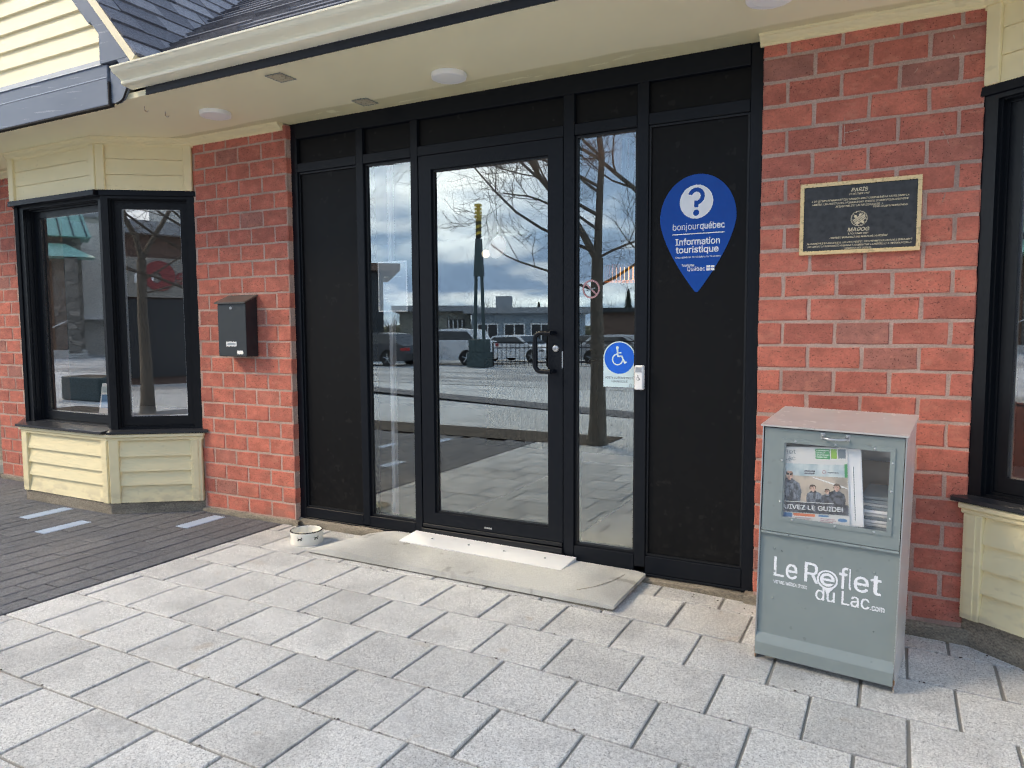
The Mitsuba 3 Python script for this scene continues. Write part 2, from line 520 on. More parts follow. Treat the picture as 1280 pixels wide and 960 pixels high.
def sheet(x0, x1, y0, y1, off, step=1.0):
    xs = np.unique(np.concatenate([np.linspace(x0, x1, max(2, int(abs(x1 - x0) / (step * 4)) + 1)), [v for v in (-1.3, 0.7) if x0 < v < x1]]))
    ys = np.unique(np.concatenate([np.linspace(y0, y1, max(2, int(abs(y1 - y0) / (step * 4)) + 1)), [v for v in (-6.0, -46.0) if y0 < v < y1]]))
    X, Y = np.meshgrid(xs, ys, indexing='ij')
    Z = gslope(X, Y) + off
    n, m = X.shape
    i, j = np.meshgrid(np.arange(n - 1), np.arange(m - 1), indexing='ij')
    q = np.stack([i * m + j, (i + 1) * m + j, (i + 1) * m + j + 1, i * m + j + 1], -1).reshape(-1, 4)
    return tri(np.stack([X, Y, Z], -1).reshape(-1, 3), np.vstack([q[:, [0, 1, 2]], q[:, [0, 2, 3]]]))


def structure(name, mesh, m, label):
    k = put(name, mesh, m)
    labels[k] = {'label': label, 'kind': 'structure', 'category': name.replace('_', ' ')}
    return k


# ------------------------------------------------------------------ setting: ground, paving, plaza, street
structure('ground', sheet(-400, 400, -500, 60, -0.016, 8.0), 'm_ground', 'ground under the paving and the far fields')
walk = structure('sidewalk', sheet(-3.52, 9, -3.95, 0.05, -0.0075), 'm_sand', 'sidewalk of square light grey concrete pavers before the entrance')


def paver(x0, x1, y0, y1, top, c=0.005, jit=0.0012):
    """A paving stone with chamfered top edge (18 triangles), its uv holding two random numbers."""
    j = lambda: rng.uniform(-jit, jit)  # noqa: E731
    xy = [(x0, y0), (x1, y0), (x1, y1), (x0, y1)]
    off = rng.uniform(-0.0012, 0.0012) + rng.uniform(-0.002, 0.002) * 0
    cx, cy = (x0 + x1) / 2, (y0 + y1) / 2
    v = [(x, y, float(gslope(x)) + top - 0.05) for x, y in xy]
    o = [(x + j(), y + j()) for x, y in xy]
    v += [(x, y, float(gslope(x)) + top + off - c * 0.8) for x, y in o]
    v += [(x + (c if x < cx else -c), y + (c if y < cy else -c), float(gslope(x)) + top + off) for x, y in o]
    f = []
    for a in (0, 4):
        for k in range(4):
            k2 = (k + 1) % 4
            f += [[a + k, a + k2, a + 4 + k2], [a + k, a + 4 + k2, a + 4 + k]]
    f += [[8, 9, 10], [8, 10, 11]]
    m = tri(v, f)
    return m, np.tile([[rng.uniform(), rng.uniform()]], (len(v), 1))


def stack(list_mesh_uv):
    ms = [a for a, _ in list_mesh_uv]
    return trimesh.util.concatenate(ms), np.vstack([u for _, u in list_mesh_uv])


S, ROW = 0.3045, 0.3125
field = []
for n in range(-1, 12):
    ytop, ybot = -0.145 - ROW * n, -0.145 - ROW * (n + 1)
    ytop = min(ytop, 0.012)
    phase = -1.60 if n % 2 else -1.60 - S / 2
    k = math.floor((-3.52 - phase) / S)
    while phase + k * S < 3.2:
        a, b = max(phase + k * S, -3.518), min(phase + (k + 1) * S, 3.2)
        k += 1
        if b - a < 0.02:
            continue
        yc, xc = (ytop + ybot) / 2, (a + b) / 2
        g = paver(a + 0.0058, b - 0.0058, ybot + 0.0042, ytop - 0.0042, 0.0, c=0.0032, jit=0.0016)
        if n < 7 and xc < 0.95:
            put('paver', g[0], 'm_paver', walk, uv=g[1])
        else:
            field.append(g)
fm, fu = stack(field)
put('paver_field', fm, 'm_paver', walk, uv=fu, kind='stuff', label='light grey pavers farther out from the entrance')

dwalk = structure('dark_paving', sheet(-12, -3.522, -3.6, 0.05, -0.012), 'm_hole', 'dark grey paving of long narrow pavers left of the light pavers')
blue = [(-5.19, -0.385), (-4.745, -0.545), (-4.045, -0.055)]
DW, DL = 0.1165, 0.313
dfield = []
bluefield = []
for c in range(72):
    x1 = -3.528 - c * DW
    x0 = x1 - DW
    off = [0.0, 0.155, 0.075, 0.235][c % 4] + 0.02
    for bx, bt in blue:
        if x0 <= bx < x1:
            off = bt + math.ceil(-bt / DL) * DL
    for r in range(-1, 12):
        y1 = off - r * DL
        y0 = y1 - DL
        y1 = min(y1, 0.012)
        if y1 - y0 < 0.03 or y1 < -3.55:
            continue
        xc, yc = (x0 + x1) / 2, (y0 + y1) / 2
        isb = any(x0 <= bx < x1 and abs(y1 - bt) < 0.01 for bx, bt in blue)
        isb2 = yc < -1.75 and rng.uniform() < 0.10
        g = paver(x0 + 0.0030, x1 - 0.0030, y0 + 0.0034, y1 - 0.0034, 0.0, c=0.003)
        # the left edge of the picture cuts the paving along a slanting line
        seen = xc > -7.4 and yc > -1.95 + (-3.5 - xc) * 0.62
        if isb:
            put('paver', g[0], 'm_blue_paver', dwalk, uv=g[1], label='pale blue paver among the dark pavers')
        elif isb2:
            bluefield.append(g)
        elif seen:
            put('paver', g[0], 'm_dark_paver', dwalk, uv=g[1])
        else:
            dfield.append(g)
fm, fu = stack(dfield)
put('paver_field', fm, 'm_dark_paver', dwalk, uv=fu, kind='stuff', label='dark narrow pavers out of the photo')
fm, fu = stack(bluefield)
put('blue_paver_field', fm, 'm_blue_paver', dwalk, uv=fu, kind='stuff', label='pale blue pavers scattered in the dark paving farther out')

structure('plaza', [sheet(-45, 30, -11.5, -3.9, -0.004), sheet(3.2, 30, -3.9, 0.05, -0.004)], 'm_plaza', 'light paved plaza in front of the tourist office')
soil = structure('planting_bed', sheet(-12, -2.75, -4.35, -3.62, 0.004), 'm_soil', 'bare soil strip between paving and plaza')
structure('dark_band', [prism([(-12, -8.9), (-3.3, -6.1), (3, -6.1), (3, -6.7), (-3.1, -6.7), (-12, -9.6)], 0.0, 0.001, 'z')], 'm_dark_paver', 'dark band across the light plaza')
structure('street', sheet(-120, 120, -26, -11.5, -0.010, 2.0), 'm_street', 'asphalt street beyond the plaza')
structure('kerb', [sheet(-60, 60, -26.4, -26.0, 0.10), sheet(-60, 60, -11.7, -11.5, 0.02)], 'm_concrete', 'concrete kerb along the street')
structure('parking_lot', sheet(-120, 120, -47, -26.4, 0.002, 2.0), 'm_street', 'asphalt parking lot across the street')

# ------------------------------------------------------------------ the building
B = thing('building', 'red brick tourist office with black entrance, cream bay windows and shingled roof', 'building')
CH = 0.1052          # brick course height
Z0 = 0.032           # lowest mortar joint


EDGE = [None, None]


def brick(x0, x1, z0, z1):
    """A brick with chamfered, slightly uneven front edges (50 triangles)."""
    j = lambda s=0.0019: rng.uniform(-s, s)  # noqa: E731
    yf, c = rng.uniform(-0.0015, 0.0015), 0.0042
    a, b, cz = x0 + (x1 - x0) * 0.33, x0 + (x1 - x0) * 0.67, (z0 + z1) / 2
    xz = [(x0, z0), (a, z0), (b, z0), (x1, z0), (x1, cz), (x1, z1), (b, z1), (a, z1), (x0, z1), (x0, cz)]
    n, cx = len(xz), (x0 + x1) / 2
    v = [(x, 0.075, z) for x, z in xz]
    o = [(x + j(), z + j()) for x, z in xz]
    v += [(x, yf + c, z) for x, z in o]
    ins = []
    for (x, z), (gx_, gz_) in zip(xz, o):
        dx = c if x == x0 else (-c if x == x1 else 0.0)
        dz = c if z == z0 else (-c if z == z1 else 0.0)
        gx_ = x if x in (EDGE[0], EDGE[1]) else gx_
        ins.append((gx_ + dx + j(0.0006), yf + j(0.0004), gz_ + dz + j(0.0006)))
    v += ins + [(cx, yf, cz)]
    f = []
    for q_ in (0, n):
        for k in range(n):
            k2 = (k + 1) % n
            f += [[q_ + k, q_ + k2, q_ + n + k2], [q_ + k, q_ + n + k2, q_ + n + k]]
    f += [[2 * n + k, 2 * n + (k + 1) % n, 3 * n] for k in range(n)]
    return tri(v, f), np.tile([[rng.uniform(), rng.uniform()]], (len(v), 1))


def brick_wall(x0, x1, zt, even, odd, period, label, first=0, skip=None):
    w = put('wall', box(x0 + 0.003, x1 - 0.003, 0.0030, 0.30, 0.0, zt - 0.002), 'm_mortar', B, label=label)
    m = 0.0062 if x0 > -1 else 0.0050
    n = 0
    EDGE[:] = [x0 + 0.001, x1 - 0.001]
    while Z0 + n * CH < zt - 0.02:
        za, zb = Z0 + n * CH, min(Z0 + (n + 1) * CH, zt)
        ph = odd if n % 2 else even
        k = math.floor((x0 - ph) / period)
        while ph + k * period < x1 - 0.005:
            a, b = max(ph + k * period, x0), min(ph + (k + 1) * period, x1)
            k += 1
            if b - a < 0.028:
                continue
            if skip and skip((a + b) / 2, (za + zb) / 2):
                continue
            la = a if a == x0 else a + m
            lb = b if b == x1 else b - m
            g = brick(la + (0.001 if a == x0 else 0), lb - (0.001 if b == x1 else 0), za + m, zb - m)
            put('brick', g[0], 'm_brick', w, uv=g[1])
        n += 1
    return w


ZC = 2.512
brick_wall(-0.562, 0.277, ZC + 0.03, -0.132, -0.024, 0.2165, 'brick wall right of the entrance, with the bronze plaque')
brick_wall(-4.27, -3.414, ZC + 0.03, -3.628, -3.528, 0.2085, 'brick wall between the left bay window and the entrance')
brick_wall(-6.79, -6.26, ZC + 0.03, -6.42, -6.315, 0.2085, 'narrow brick wall at the far left beside the bay window', skip=lambda x, z: x > -6.36)
put('wall', box(-9.0, -6.792, 0.30, 0.42, 0, 2.54), 'm_rough', B, label='grey rendered wall left of the brick')
put('wall', box(2.26, 6.0, 0.02, 0.30, 0.0, 2.54), 'm_rough', B)
# rough concrete footing
def footing(x0, x1, y, h, dz=0.0):
    n = max(4, int((x1 - x0) / 0.03))
    xs = np.linspace(x0, x1, n)
    prof = [(0.06, -0.05), (-0.012, -0.05), (-0.016, 0.3 * h), (-0.012, 0.8 * h), (-0.004, h), (0.06, h)]
    v = []
    for i, x in enumerate(xs):
        for k, (py, pz) in enumerate(prof):
            q = np.array([x * 9, k * 1.7, 3.0])
            d = 0.014 * (meshkit.fbm(q, 3, seed=5) - 0.5)
            v.append((x, y + py + (d * 1.6 if 0 < k < 5 else 0), pz + dz + (d if k in (3, 4) else 0)))
    f = []
    m = len(prof)
    for i in range(n - 1):
        for k in range(m - 1):
            a = i * m + k
            f += [[a, a + m, a + m + 1], [a, a + m + 1, a + 1]]
    return tri(v, f)


for a_ in ((-4.28, -3.39, 0.0, 0.030), (-3.42, -2.74, 0.035, 0.044), (-1.10, -0.55, 0.035, 0.012, -0.004), (-0.60, 0.30, 0.0, 0.026, -0.004), (-6.80, -6.2, 0.0, 0.03)):
    put('footing', footing(*a_), 'm_rough', B, smooth=40)

# soffit, crown moulding
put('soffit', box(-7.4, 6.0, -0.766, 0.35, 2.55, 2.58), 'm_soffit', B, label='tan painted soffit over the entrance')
CROWN = [(0.005, -0.006), (-0.010, -0.006), (-0.011, 0.004), (-0.018, 0.005), (-0.019, 0.010), (-0.026, 0.013), (-0.036, 0.022), (-0.037, 0.026), (-0.046, 0.027), (-0.048, 0.0385), (0.005, 0.0385)]


def crown(x0, x1, z=ZC):
    return prism([(y, z + h) for y, h in CROWN], x0, x1, 'x')


put('crown_moulding', crown(-4.25, -3.435), 'm_cream', B)
put('crown_moulding', crown(-0.575, 0.30), 'm_cream', B)
put('crown_moulding', crown(-7.2, -6.25), 'm_cream', B)

# ---- entrance frame (y = 0.045 is its outer face)
Y = 0.045
ent = put('entrance_frame', box(-3.425, -3.369, Y, 0.16, 0.03, 2.548, 0.003), 'm_black', B,
          label='black metal frame of the entrance with panels and sidelights')


put('jamb', box(-0.622, -0.566, Y, 0.16, 0.0, 2.548, 0.003), 'm_black', ent)


def member(*a, name='mullion', m='m_black'):
    return put(name, box(*a, 0.0025), m, ent)


for x0, x1 in ((-2.900, -2.850), (-2.505, -2.457), (-1.547, -1.488), (-1.155, -1.098)):
    member(x0, x1, Y + 0.001, 0.16, 0.057, 2.455)
member(-3.368, -0.623, Y - 0.001, 0.16, 2.455, 2.549, name='head_rail')
for x0, x1 in ((-3.368, -2.901), (-2.849, -2.506), (-1.487, -1.156), (-1.097, -0.623)):
    member(x0, x1, Y + 0.002, 0.16, 2.250, 2.305, name='transom_rail')
    zb = 0.050 if x0 < -1.5 else 0.026
    member(x0, x1, Y + 0.002, 0.16, zb + 0.002, 0.117, name='bottom_rail')
member(-2.456, -1.548, Y + 0.002, 0.16, 2.250, 2.305, name='transom_rail')
put('flashing', box(-3.40, -2.46, Y - 0.004, 0.16, 0.040, 0.051, 0.002), 'm_black', ent)
put('flashing', box(-1.54, -0.57, Y - 0.004, 0.16, 0.016, 0.027, 0.002), 'm_black', ent)
YP = 0.072
for x0, x1 in ((-3.368, -2.901), (-2.849, -2.506), (-2.456, -1.548), (-1.487, -1.156), (-1.097, -0.623)):
    put('panel', box(x0, x1, YP, YP + 0.02, 2.306, 2.454), 'm_panel', ent)
put('panel', box(-3.368, -2.901, YP, YP + 0.02, 0.118, 2.249), 'm_panel', ent)
put('panel', box(-1.097, -0.623, YP, YP + 0.02, 0.118, 2.249), 'm_panel', ent)


def bead(x0, x1, z0, z1, y, t=0.010):
    return prism(frame_poly(x0, x1, z0, z1, t, t, t, t), y, y + 0.012, 'y')


put('panel_bead', bead(-3.368, -2.901, 0.118, 2.249, YP - 0.0125), 'm_black_side', ent)
put('panel_bead', bead(-1.097, -0.623, 0.118, 2.249, YP - 0.0125), 'm_black_side', ent)
put('glazing_bead', bead(-2.849, -2.506, 0.118, 2.249, 0.066, 0.012), 'm_black_side', ent)
put('glazing_bead', bead(-1.487, -1.156, 0.118, 2.249, 0.066, 0.012), 'm_black_side', ent)
YG = 0.080


def pane(x0, x1, z0, z1, y, parent, m='m_pane', M=None):
    return put('pane', quad((x0, y, z0), (x1, y, z0), (x1, y, z1), (x0, y, z1)), m, parent, M=M)


pane(-2.849, -2.506, 0.118, 2.249, YG, ent)
pane(-1.487, -1.156, 0.118, 2.249, YG, ent)

# ---- door
door = put('door', prism(frame_poly(-2.451, -1.552, 0.100, 2.247, 0.083, 0.083, 0.093, 0.079), 0.050, 0.098, 'y'), 'm_black', B,
           label='black framed glass entrance door with D-shaped pull handle')
put('glazing_bead', bead(-2.369, -1.634, 0.192, 2.169, 0.066, 0.011), 'm_black_side', door)
pane(-2.369, -1.634, 0.192, 2.169, YG + 0.002, door)
hx = -1.600
hp = [(hx, 0.05, 1.252), (hx, -0.010, 1.252)]
hz = [np.array([hx + 0.0, 0.050, 1.243])]
xh = -1.606


def arc_pull(x_in, x_out, z0, z1, y):
    r = 0.035
    P = [(x_in, y, z1), (x_out + r, y, z1)]
    for a in np.linspace(0, np.pi / 2, 7)[1:]:
        P.append((x_out + r - r * math.sin(a), y, z1 - r + r * math.cos(a)))
    P.append((x_out, y, z0 + r))
    for a in np.linspace(0, np.pi / 2, 7)[1:]:
        P.append((x_out + r - r * math.cos(a), y, z0 + r - r * math.sin(a)))
    P.append((x_in, y, z0))
    return P


HP = arc_pull(-1.596, -1.688, 1.043, 1.245, -0.004)
hm = [tube(HP, 0.0125, 14, caps=True)]
for z in (1.043, 1.245):
    hm.append(cyl((-1.600, 0.052, z), (-1.600, -0.004, z), 0.0115, 14))
put('handle', hm, 'm_black', door, smooth=50)
lk = lathe([(0.0, 0.010), (0.014, 0.010), (0.018, 0.007), (0.020, 0.0)], 28)
put('lock', front(lk, -1.592, 0.050, 1.163), 'm_steel', door, smooth=50)
put('keyhole', front(tri(*[box(-0.0016, 0.0016, -0.006, 0.006, 0, 0.0108).vertices, box(-0.0016, 0.0016, -0.006, 0.006, 0, 0.0108).faces]), -1.592, 0.050, 1.163), 'm_hole', door)
put('latch_plate', box(-1.5535, -1.5475, 0.042, 0.0505, 1.060, 1.150), 'm_steel', door)
put('maker_plate', box(-2.035, -1.985, 0.0485, 0.0505, 0.140, 0.149), 'm_steel', door)
put('door_sweep', box(-2.45, -1.553, 0.040, 0.0495, 0.102, 0.122, 0.002), 'm_black_side', door)
member(-2.456, -1.548, 0.030, 0.16, 0.066, 0.097, name='threshold', m='m_black_side')

# ---- bay windows
BZ0, BZ1, PZ0, PZ1 = 0.572, 2.205, 2.205, ZC
BOARDS = (0.079, 0.198, 0.296, 0.400, 0.508)


def clap_mesh(x0, x1, z0, z1, proud=0.024, back=0.003, yb=0.0):
    pts = [(yb - proud, z0), (yb - proud + 0.001, z0 + 0.0), (yb - back, z1), (yb + 0.02, z1), (yb + 0.02, z0)]
    return prism(pts, x0, x1, 'x')


def bay(x_left, label, zshift=0.0, faces=(0, 1, 2)):
    bw = put('bay_window', [prism([(x_left + 0.02, 0.12), (x_left + 0.52, -0.318), (x_left + 1.48, -0.318), (x_left + 1.98, 0.12)], 0.06, 0.545, 'z'),
                            prism([(x_left + 0.02, 0.12), (x_left + 0.52, -0.318), (x_left + 1.48, -0.318), (x_left + 1.98, 0.12)], 2.215, 2.548, 'z')],
             'm_cream', B, label=label)
    C = [(x_left, 0.0), (x_left + 0.50, -0.35), (x_left + 1.50, -0.35), (x_left + 2.0, 0.0)]
    put('plinth', prism([(x_left - 0.02, 0.02), (x_left + 0.495, -0.365), (x_left + 1.505, -0.365), (x_left + 2.02, 0.02)], -0.06, 0.074, 'z'), 'm_rough', bw)
    for i in faces:
        M, L = face_frame(C[i], C[i + 1])
        P = lambda name, mesh, m, **k: put(name, mesh, m, bw, M=M, **k)  # noqa: E731
        wide = L > 0.8
        # lower panel
        e0, e1 = (0.075, 0.065) if i == 0 else ((0.065, 0.075) if i == 2 else (0.060, 0.060))
        for z0, z1 in zip(BOARDS[:-1], BOARDS[1:]):
            P('clapboard', clap_mesh(e0, L - e1, z0, z1), 'm_cream')
        for a, b in ((0.0, e0 - 0.001), (L - e1 + 0.001, L)):
            P('corner_board', [box(a, b, -0.030, 0.03, 0.076, 0.512, 0.003), box(a + 0.014, b - 0.022, -0.035, -0.020, 0.078, 0.510, 0.002)] if (b - a) > 0.07
              else box(a, b, -0.030, 0.03, 0.076, 0.512, 0.003), 'm_cream')
        P('sill_moulding', [box(-0.012, L + 0.012, -0.030, 0.03, 0.511, 0.532, 0.004), box(-0.018, L + 0.018, -0.042, 0.03, 0.5325, 0.556, 0.004)], 'm_cream')
        # upper panel
        zs = np.linspace(PZ0, PZ1, 4)
        for z0, z1 in zip(zs[:-1], zs[1:]):
            P('clapboard', clap_mesh(0.055, L - 0.055, z0 + 0.002, z1, 0.007, 0.001), 'm_cream')
        for a, b in ((0.0, 0.054), (L - 0.054, L)):
            P('corner_board', box(a, b, -0.021, 0.03, PZ0 + 0.001, PZ1 - 0.006, 0.003), 'm_cream')
        P('crown_moulding', prism([(y, ZC - 0.010 + h * 1.2) for y, h in CROWN], -0.012, L + 0.012, 'x'), 'm_cream')
        # window: head cap, flange, reveal box, sash, glass, sill
        st_ = 0.035 if wide else 0.004
        x0, x1 = (-0.074, L - 0.012) if i == 0 else ((0.012, L + 0.052) if i == 2 else (-0.012, L - 0.011))
        wl, wr = (0.119, 0.045) if i == 0 else ((0.045, 0.097) if i == 2 else (0.070, 0.046))
        P('head_cap', wedge([(a, y_, z_) for a in (x0 - 0.004, x1 + 0.002) for y_, z_ in ((-0.030 if wide else -0.010, BZ1 - 0.034), (-0.026 if wide else -0.008, BZ1 + 0.001), (0.06, BZ1 + 0.006), (0.06, BZ1 - 0.034))]), 'm_black')
        P('frame', [prism(frame_poly(x0, x1, BZ0 + 0.012, BZ1 - 0.035, wl, wr, 0.004, 0.018), st_, st_ + 0.02, 'y'),
                    prism(frame_poly(x0 + 0.012, x1 - 0.012, BZ0 + 0.013, BZ1 - 0.036, wl - 0.004, wr - 0.004, 0.01, 0.022), st_ + 0.02, st_ + 0.05, 'y'),
                    prism(frame_poly(x0 + 0.012, x1 - 0.012, BZ0 + 0.013, BZ1 - 0.036, wl + 0.006, wr + 0.005, 0.018, 0.032), st_ + 0.05, st_ + 0.12, 'y')], 'm_bay_black')
        ys = 0.105 if wide else 0.062
        s0, s1 = x0 + wl + 0.010, x1 - wr - 0.008
        tl, tr = (0.055, 0.05) if wide else ((0.055, 0.055))
        P('sash', prism(frame_poly(s0 - 0.0, s1 + 0.0, BZ0 + 0.033, BZ1 - 0.058, tl, tr, 0.062, 0.055), ys, ys + 0.045, 'y'), 'm_bay_black')
        P('spacer', prism(frame_poly(s0 + tl - 0.002, s1 - tr + 0.002, BZ0 + 0.093, BZ1 - 0.111, 0.009, 0.009, 0.008, 0.008), ys + 0.018, ys + 0.026, 'y'), 'm_steel')
        pane(s0 + tl - 0.003, s1 - tr + 0.003, BZ0 + 0.092, BZ1 - 0.110, ys + 0.015, bw, 'm_bay_pane', M=M)
        sx0, sx1, sy = (x0 - 0.008, x1 + 0.008, -0.062) if wide else ((x0 + 0.03, x1 + 0.014, -0.050) if i == 0 else (x0 - 0.014, x1 - 0.002, -0.050))
        P('sill', wedge([(sx0, sy, BZ0 - 0.012), (sx1, sy, BZ0 - 0.012), (sx0, sy, BZ0 + 0.004), (sx1, sy, BZ0 + 0.004),
                         (x0, 0.14, BZ0 + 0.034), (x1, 0.14, BZ0 + 0.034), (x0, 0.14, BZ0 - 0.012), (x1, 0.14, BZ0 - 0.012)]), 'm_sill')
    return bw


bay(-6.27, 'left bay window with deep black frames between cream boarded panels', faces=(0, 1, 2))
bay(0.280, 'right bay window with black frame, cut off by the picture edge', faces=(0, 1, 2))

# ---- gutter, gable, roof
GX = -3.772
prof = [(-0.772, 2.590), (-0.830, 2.598), (-0.838, 2.602), (-0.841, 2.610), (-0.838, 2.617), (-0.846, 2.626), (-0.862, 2.636), (-0.880, 2.645), (-0.892, 2.655), (-0.897, 2.666),
        (-0.903, 2.670), (-0.904, 2.677), (-0.898, 2.681), (-0.890, 2.678), (-0.886, 2.668), (-0.860, 2.650), (-0.840, 2.630), (-0.800, 2.612), (-0.780, 2.612), (-0.779, 2.690), (-0.772, 2.690)]
gut = put('gutter', prism(prof, GX, 6.0, 'x'), 'm_gutter', B, label='cream aluminium rain gutter over the entrance', smooth=35)
end = [(y, z) for y, z in prof[:13]] + [(-0.772, 2.690)]
put('end_cap', prism(end, GX - 0.004, GX - 0.0005, 'x'), 'm_gutter', gut)
put('fascia_strip', box(-3.665, 6.0, -0.774, -0.7665, 2.548, 2.588), 'm_dark_strip', B, label='thin dark strip under the gutter')
GS = 1.117


def gx(z):
    return -3.672 - (z - 2.748) / GS


APX = -5.27
AZ = 2.748 + GS * (-3.672 - APX)
gab = put('gable', prism([(-6.83, 2.60), (-4.00, 2.60), (-4.00, 2.95), (APX, AZ - 0.16), (-6.54, 2.95)], -0.735, -0.60, 'y'), 'm_pale', B, label='pale cream clapboard gable above the left bay window')
z = 2.800
while z < AZ - 0.3:
    z1 = z + 0.106
    xr = min(-3.985, gx(z1) - 0.11)
    xl = 2 * APX - xr
    if xr - xl > 0.1:
        put('clapboard', clap_mesh(max(xl, -6.80), xr, z, z1, 0.024, 0.004, -0.735), 'm_pale', gab)
    z = z1
put('fascia_board', [box(-6.86, -3.952, -0.800, -0.767, 2.530, 2.678, 0.003), box(-6.86, -3.956, -0.794, -0.767, 2.678, 2.752, 0.003)], 'm_fascia', gab, label='blue-grey painted fascia board with streaks')
put('drip_edge', box(-6.86, -3.950, -0.799, -0.767, 2.523, 2.530), 'm_hole', gab)
put('drip_edge', box(-3.9515, -3.943, -0.799, -0.767, 2.523, 2.655), 'm_hole', gab)
put('flashing', wedge([(-6.86, -0.803, 2.752), (-3.998, -0.803, 2.752), (-6.86, -0.801, 2.758), (-3.998, -0.801, 2.758), (-6.86, -0.770, 2.798), (-3.998, -0.770, 2.798), (-6.86, -0.74, 2.800), (-3.998, -0.74, 2.800), (-6.86, -0.74, 2.752), (-3.998, -0.74, 2.752)]), 'm_flash', gab)
put('fascia_highlight', box(-6.86, -3.953, -0.8035, -0.7995, 2.676, 2.681), 'm_flash', gab)  # thin pale strip added as a painted highlight along the fascia step
put('return_piece', prism([(-3.942, 2.54), (-3.88, 2.535), (-3.84, 2.55), (-3.80, 2.60), (-3.775, 2.69), (-3.775, 2.745), (-3.942, 2.745)], -0.785, -0.767, 'y'), 'm_fascia', gab)
put('return_edge', tube([(-3.895, -0.787, 2.531), (-3.86, -0.787, 2.537), (-3.835, -0.787, 2.55), (-3.80, -0.787, 2.60)], 0.006, 6, True), 'm_hole', gab)


def rake(d0, d1, y0, y1, xa, xb):
    """A board along the right gable slope, between slope offsets d0, d1 (measured square to the slope)."""
    nx, nz = GS / math.hypot(GS, 1), 1 / math.hypot(GS, 1)
    pts = []
    for x in (xa, xb):
        z = 2.748 + GS * (-3.672 - x)
        for d in (d0, d1):
            for yy in (y0, y1):
                pts.append((x - nx * d, yy, z - nz * d))
    return wedge(pts)


put('rake_trim', rake(0.004, 0.050, -0.822, -0.70, -3.672, APX + 0.02), 'm_pale', gab)
put('rake_board', [rake(0.052, 0.130, -0.806, -0.70, -3.70, APX + 0.02), rake(0.130, 0.158, -0.790, -0.70, -3.99, APX + 0.02)], 'm_fascia', gab)
put('rake_end', wedge([(-3.996, -0.808, 2.756), (-3.996, -0.808, 2.935), (-3.76, -0.808, 2.756), (-3.94, -0.808, 2.955), (-3.996, -0.74, 2.756), (-3.996, -0.74, 2.935), (-3.76, -0.74, 2.756), (-3.94, -0.74, 2.955)]), 'm_fascia', gab)
put('rake_board', wedge([(2 * APX + 3.66, -0.806, 2.74), (2 * APX + 3.80, -0.806, 2.74), (APX, -0.806, AZ), (APX, -0.806, AZ - 0.16), (2 * APX + 3.66, -0.70, 2.74), (2 * APX + 3.80, -0.70, 2.74), (APX, -0.70, AZ), (APX, -0.70, AZ - 0.16)]), 'm_fascia', gab)

MS = 0.70
ez, ey = 2.694, -0.80


def mz(y):
    return ez + MS * (y - ey)


roof = put('roof', [tri([(-3.66, ey, ez - 0.006), (6, ey, ez - 0.006), (6, 5, mz(5) - 0.006), (-3.66, 5, mz(5) - 0.006)], [[0, 1, 2], [0, 2, 3]]),
                    tri([(-6.85, -0.81, 2.748 + GS * (2 * APX + 3.672 + 6.85) * 0 + 2.73 - 2.748), (APX, -0.81, AZ - 0.008), (APX, 5, AZ - 0.008), (-6.85, 5, 2.73)], [[0, 1, 2], [0, 2, 3]]) if False else
                    tri([(2 * APX + 3.672, -0.81, 2.740), (APX, -0.81, AZ - 0.008), (APX, 4.4, AZ - 0.008), (2 * APX + 3.672, 4.4, 2.740)], [[0, 1, 2], [0, 2, 3]]),
                    tri([(-3.672, -0.81, 2.740), (APX, -0.81, AZ - 0.008), (APX, 4.4, AZ - 0.008), (-3.672, 4.4, 2.740)], [[0, 1, 2], [0, 2, 3]]),
                    tri([(-7.4, ey, ez), (-6.8, ey, ez), (-6.8, 5, mz(5)), (-7.4, 5, mz(5))], [[0, 1, 2], [0, 2, 3]]),
                    box(-9, 6, 6.2, 6.4, 0, 4.5), box(-9.1, -9.0, 0.3, 6.3, 0, 4.5), box(6.0, 6.1, 0.0, 6.3, 0, 4.5), box(-9, 6, 5.0, 6.3, 4.4, 6.8)],
           'm_shingle', B, label='dark grey asphalt shingle roof', uv=None)


def shingle(p, e, s, n, w, h, t0, t1):
    """A shingle: lower left corner p, along e (width w), up the slope s (height h), thickness t0 at the butt, t1 at the top."""
    p, e, s, n = (np.asarray(q, float) for q in (p, e, s, n))
    v = [p, p + e * w, p + e * w + s * h, p + s * h]
    v += [p + n * t0, p + e * w + n * t0, p + e * w + s * h + n * t1, p + s * h + n * t1]
    f = [[4, 5, 6], [4, 6, 7], [0, 1, 5], [0, 5, 4], [1, 2, 6], [1, 6, 5], [2, 3, 7], [2, 7, 6], [3, 0, 4], [3, 4, 7]]
    tone = rng.choice([0.05, 0.25, 0.45, 0.7, 0.95])
    return tri(v, f), np.tile([[tone, 0.0]], (8, 1))


